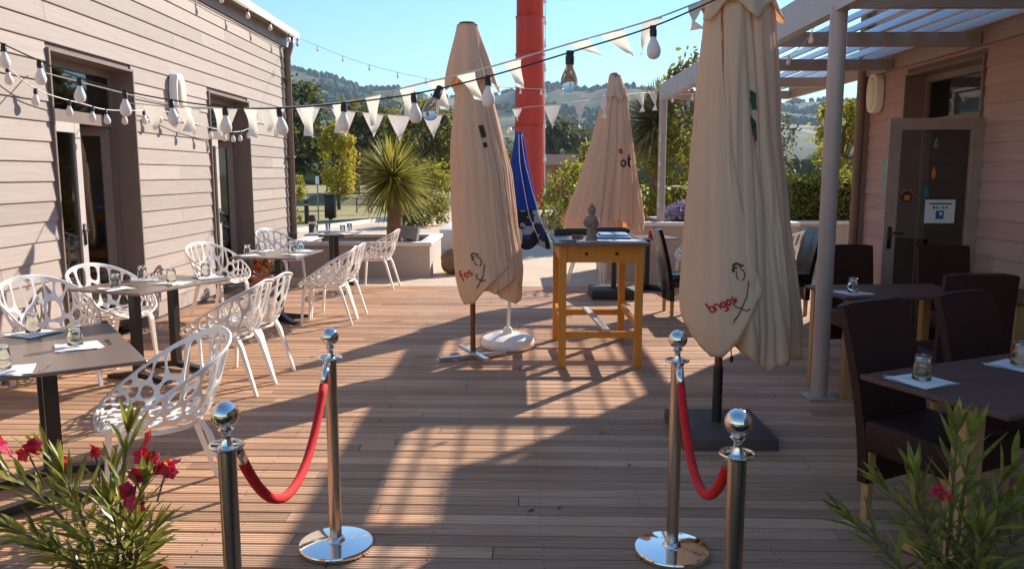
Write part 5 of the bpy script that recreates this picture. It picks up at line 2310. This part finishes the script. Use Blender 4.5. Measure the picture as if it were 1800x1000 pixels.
# ------------------------------------------------------------------ hills
ridge = [(-40, 235), (-24, 205), (-15.9, 193), (-13.7, 185), (-10.7, 164), (-8.3, 167), (-5.6, 149), (-2.4, 150), (2, 165), (5.2, 146), (7.9, 156), (13, 150), (18.9, 128), (30, 150), (45, 170)]


def hill_h(az, r):
    rid = interp(ridge, az) * .87
    k = ease((r - 330) / 1170) ** 1.1
    p = Vector((math.sin(R(az)) * r, math.cos(R(az)) * r, 0))
    nz_ = noise.noise(p * .004) * 26 * min(1, (r - 300) / 300) * (1 - .75 * ease((r - 1250) / 250)) + noise.noise(p * .011) * 9 * (1 - .5 * ease((r - 1300) / 200))
    back = 1 - ease((r - 1500) / 900) * .5
    return rid * k * back + nz_ - 14 * (1 - ease((r - 300) / 120))


V, F = [], []
na, nr = 150, 70
for i in range(nr + 1):
    r_ = 300 + 2100 * (i / nr) ** 1.25
    for j in range(na + 1):
        az = -42 + 86 * j / na
        V.append((math.sin(R(az)) * r_, math.cos(R(az)) * r_, hill_h(az, r_)))
for i in range(nr):
    for j in range(na):
        a = i * (na + 1) + j
        F.append((a, a + 1, a + na + 2, a + na + 1))


def hill_mat():
    m = bpy.data.materials.new('hill_fields')
    m.use_nodes = True
    N, L = m.node_tree.nodes, m.node_tree.links
    b = N['Principled BSDF']
    b.inputs['Roughness'].default_value = .95
    b.inputs['Specular IOR Level'].default_value = .1
    geo = N.new('ShaderNodeNewGeometry')
    mp_ = N.new('ShaderNodeMapping')
    mp_.inputs['Scale'].default_value = (.006, .0025, .012)
    L.new(geo.outputs['Position'], mp_.inputs[0])
    v = N.new('ShaderNodeTexVoronoi')
    v.inputs['Scale'].default_value = 1.5
    L.new(mp_.outputs[0], v.inputs['Vector'])
    cr = N.new('ShaderNodeValToRGB')
    e = cr.color_ramp.elements
    e[0].color = (.08, .09, .035, 1)
    e[1].position = .95
    e[1].color = (.30, .23, .12, 1)
    x = e.new(.4)
    x.color = (.13, .13, .05, 1)
    x = e.new(.65)
    x.color = (.20, .17, .075, 1)
    sp = N.new('ShaderNodeSeparateColor')
    L.new(v.outputs['Color'], sp.inputs[0])
    L.new(sp.outputs[0], cr.inputs[0])
    n = N.new('ShaderNodeTexNoise')
    n.inputs['Scale'].default_value = .03
    n.inputs['Detail'].default_value = 8
    L.new(geo.outputs['Position'], n.inputs['Vector'])
    mr = N.new('ShaderNodeMapRange')
    mr.inputs[1].default_value = .44
    mr.inputs[2].default_value = .58
    L.new(n.outputs[0], mr.inputs[0])
    mx = N.new('ShaderNodeMix')
    mx.data_type = 'RGBA'
    mx.inputs[7].default_value = (.06, .07, .03, 1)
    L.new(mr.outputs[0], mx.inputs[0])
    L.new(cr.outputs[0], mx.inputs[6])
    L.new(mx.outputs[2], b.inputs['Base Color'])
    return m


struct(MB().add(V, F).build('hills', hill_mat(), smooth=True, fix=False))
# woods on the hills: thousands of crowns nobody could count
r9 = random.Random(77)
ico_v, ico_f = [], []
bm = bmesh.new()
bmesh.ops.create_icosphere(bm, subdivisions=1, radius=1)
bm.verts.index_update()
ico_v = [v.co.copy() for v in bm.verts]
ico_f = [[v.index for v in f.verts] for f in bm.faces]
bm.free()
V, F = [], []
cnt = 0
tries = 0
while cnt < 4200 and tries < 60000:
    tries += 1
    az = r9.uniform(-22, 30)
    r_ = 330 + 1250 * r9.random() ** .8
    p = Vector((math.sin(R(az)) * r_, math.cos(R(az)) * r_, 0))
    w = noise.noise(p * .0065 + Vector((3, 8, 0))) + .4 * noise.noise(p * .02)
    near_ridge = 1380 < r_ < 1540 and r9.random() < .55
    if w < .10 and not near_ridge:
        continue
    s_ = r9.uniform(2.6, 5.2)
    zz = hill_h(az, r_)
    k = len(V)
    rot = Matrix.Rotation(r9.random() * 6, 3, 'Z')
    for v in ico_v:
        q = rot @ v
        f = 1 + r9.uniform(-.22, .22)
        V.append((p.x + q.x * s_ * f, p.y + q.y * s_ * f, zz + s_ * .7 + q.z * s_ * 1.15 * f))
    F += [tuple(i + k for i in f) for f in ico_f]
    cnt += 1
o = MB().add(V, F).build('hillside_wood', mat('wood_crowns', (.085, .095, .045), .9, 0, .3, .05, island=.35, spec=.1), fix=False)
o['kind'] = 'stuff'
tag(o, 'far woods covering the hillsides behind the park', 'woods')
# valley trees between park and hills
V, F = [], []
for i in range(1500):
    az = r9.uniform(-24, 32)
    r_ = r9.uniform(130, 420)
    p = Vector((math.sin(R(az)) * r_, math.cos(R(az)) * r_, 0))
    if noise.noise(p * .012) < -.05:
        continue
    s_ = r9.uniform(1.5, 3.2)
    zz = max(0, hill_h(az, r_)) if r_ > 300 else 0
    k = len(V)
    for v in ico_v:
        f = 1 + r9.uniform(-.3, .3)
        V.append((p.x + v.x * s_ * f, p.y + v.y * s_ * f, zz + s_ * .8 + v.z * s_ * 1.2 * f))
    F += [tuple(i2 + k for i2 in f) for f in ico_f]
o = MB().add(V, F).build('valley_wood', mat('valley_crowns', (.10, .105, .04), .9, 0, .3, .1, island=.4, spec=.1), fix=False)
o['kind'] = 'stuff'
tag(o, 'belt of trees on the valley floor below the hills', 'woods')

# ------------------------------------------------------------------ haze
g = MB()
g.box((0, 1100, 118), (4600, 3000, 240))
hz = g.build('haze', None or mat('unused_haze', (1, 1, 1)))
hz['kind'] = 'stuff'
tag(hz, 'thin blue summer haze over the valley', 'haze')
hm = bpy.data.materials.new('haze_air')
hm.use_nodes = True
N, L = hm.node_tree.nodes, hm.node_tree.links
N.remove(N['Principled BSDF'])
pv = N.new('ShaderNodeVolumePrincipled')
pv.inputs['Color'].default_value = (.62, .80, 1.0, 1)
pv.inputs['Density'].default_value = 0.00016
pv.inputs['Anisotropy'].default_value = .1
L.new(pv.outputs[0], N['Material Output'].inputs['Volume'])
hz.data.materials.clear()
hz.data.materials.append(hm)
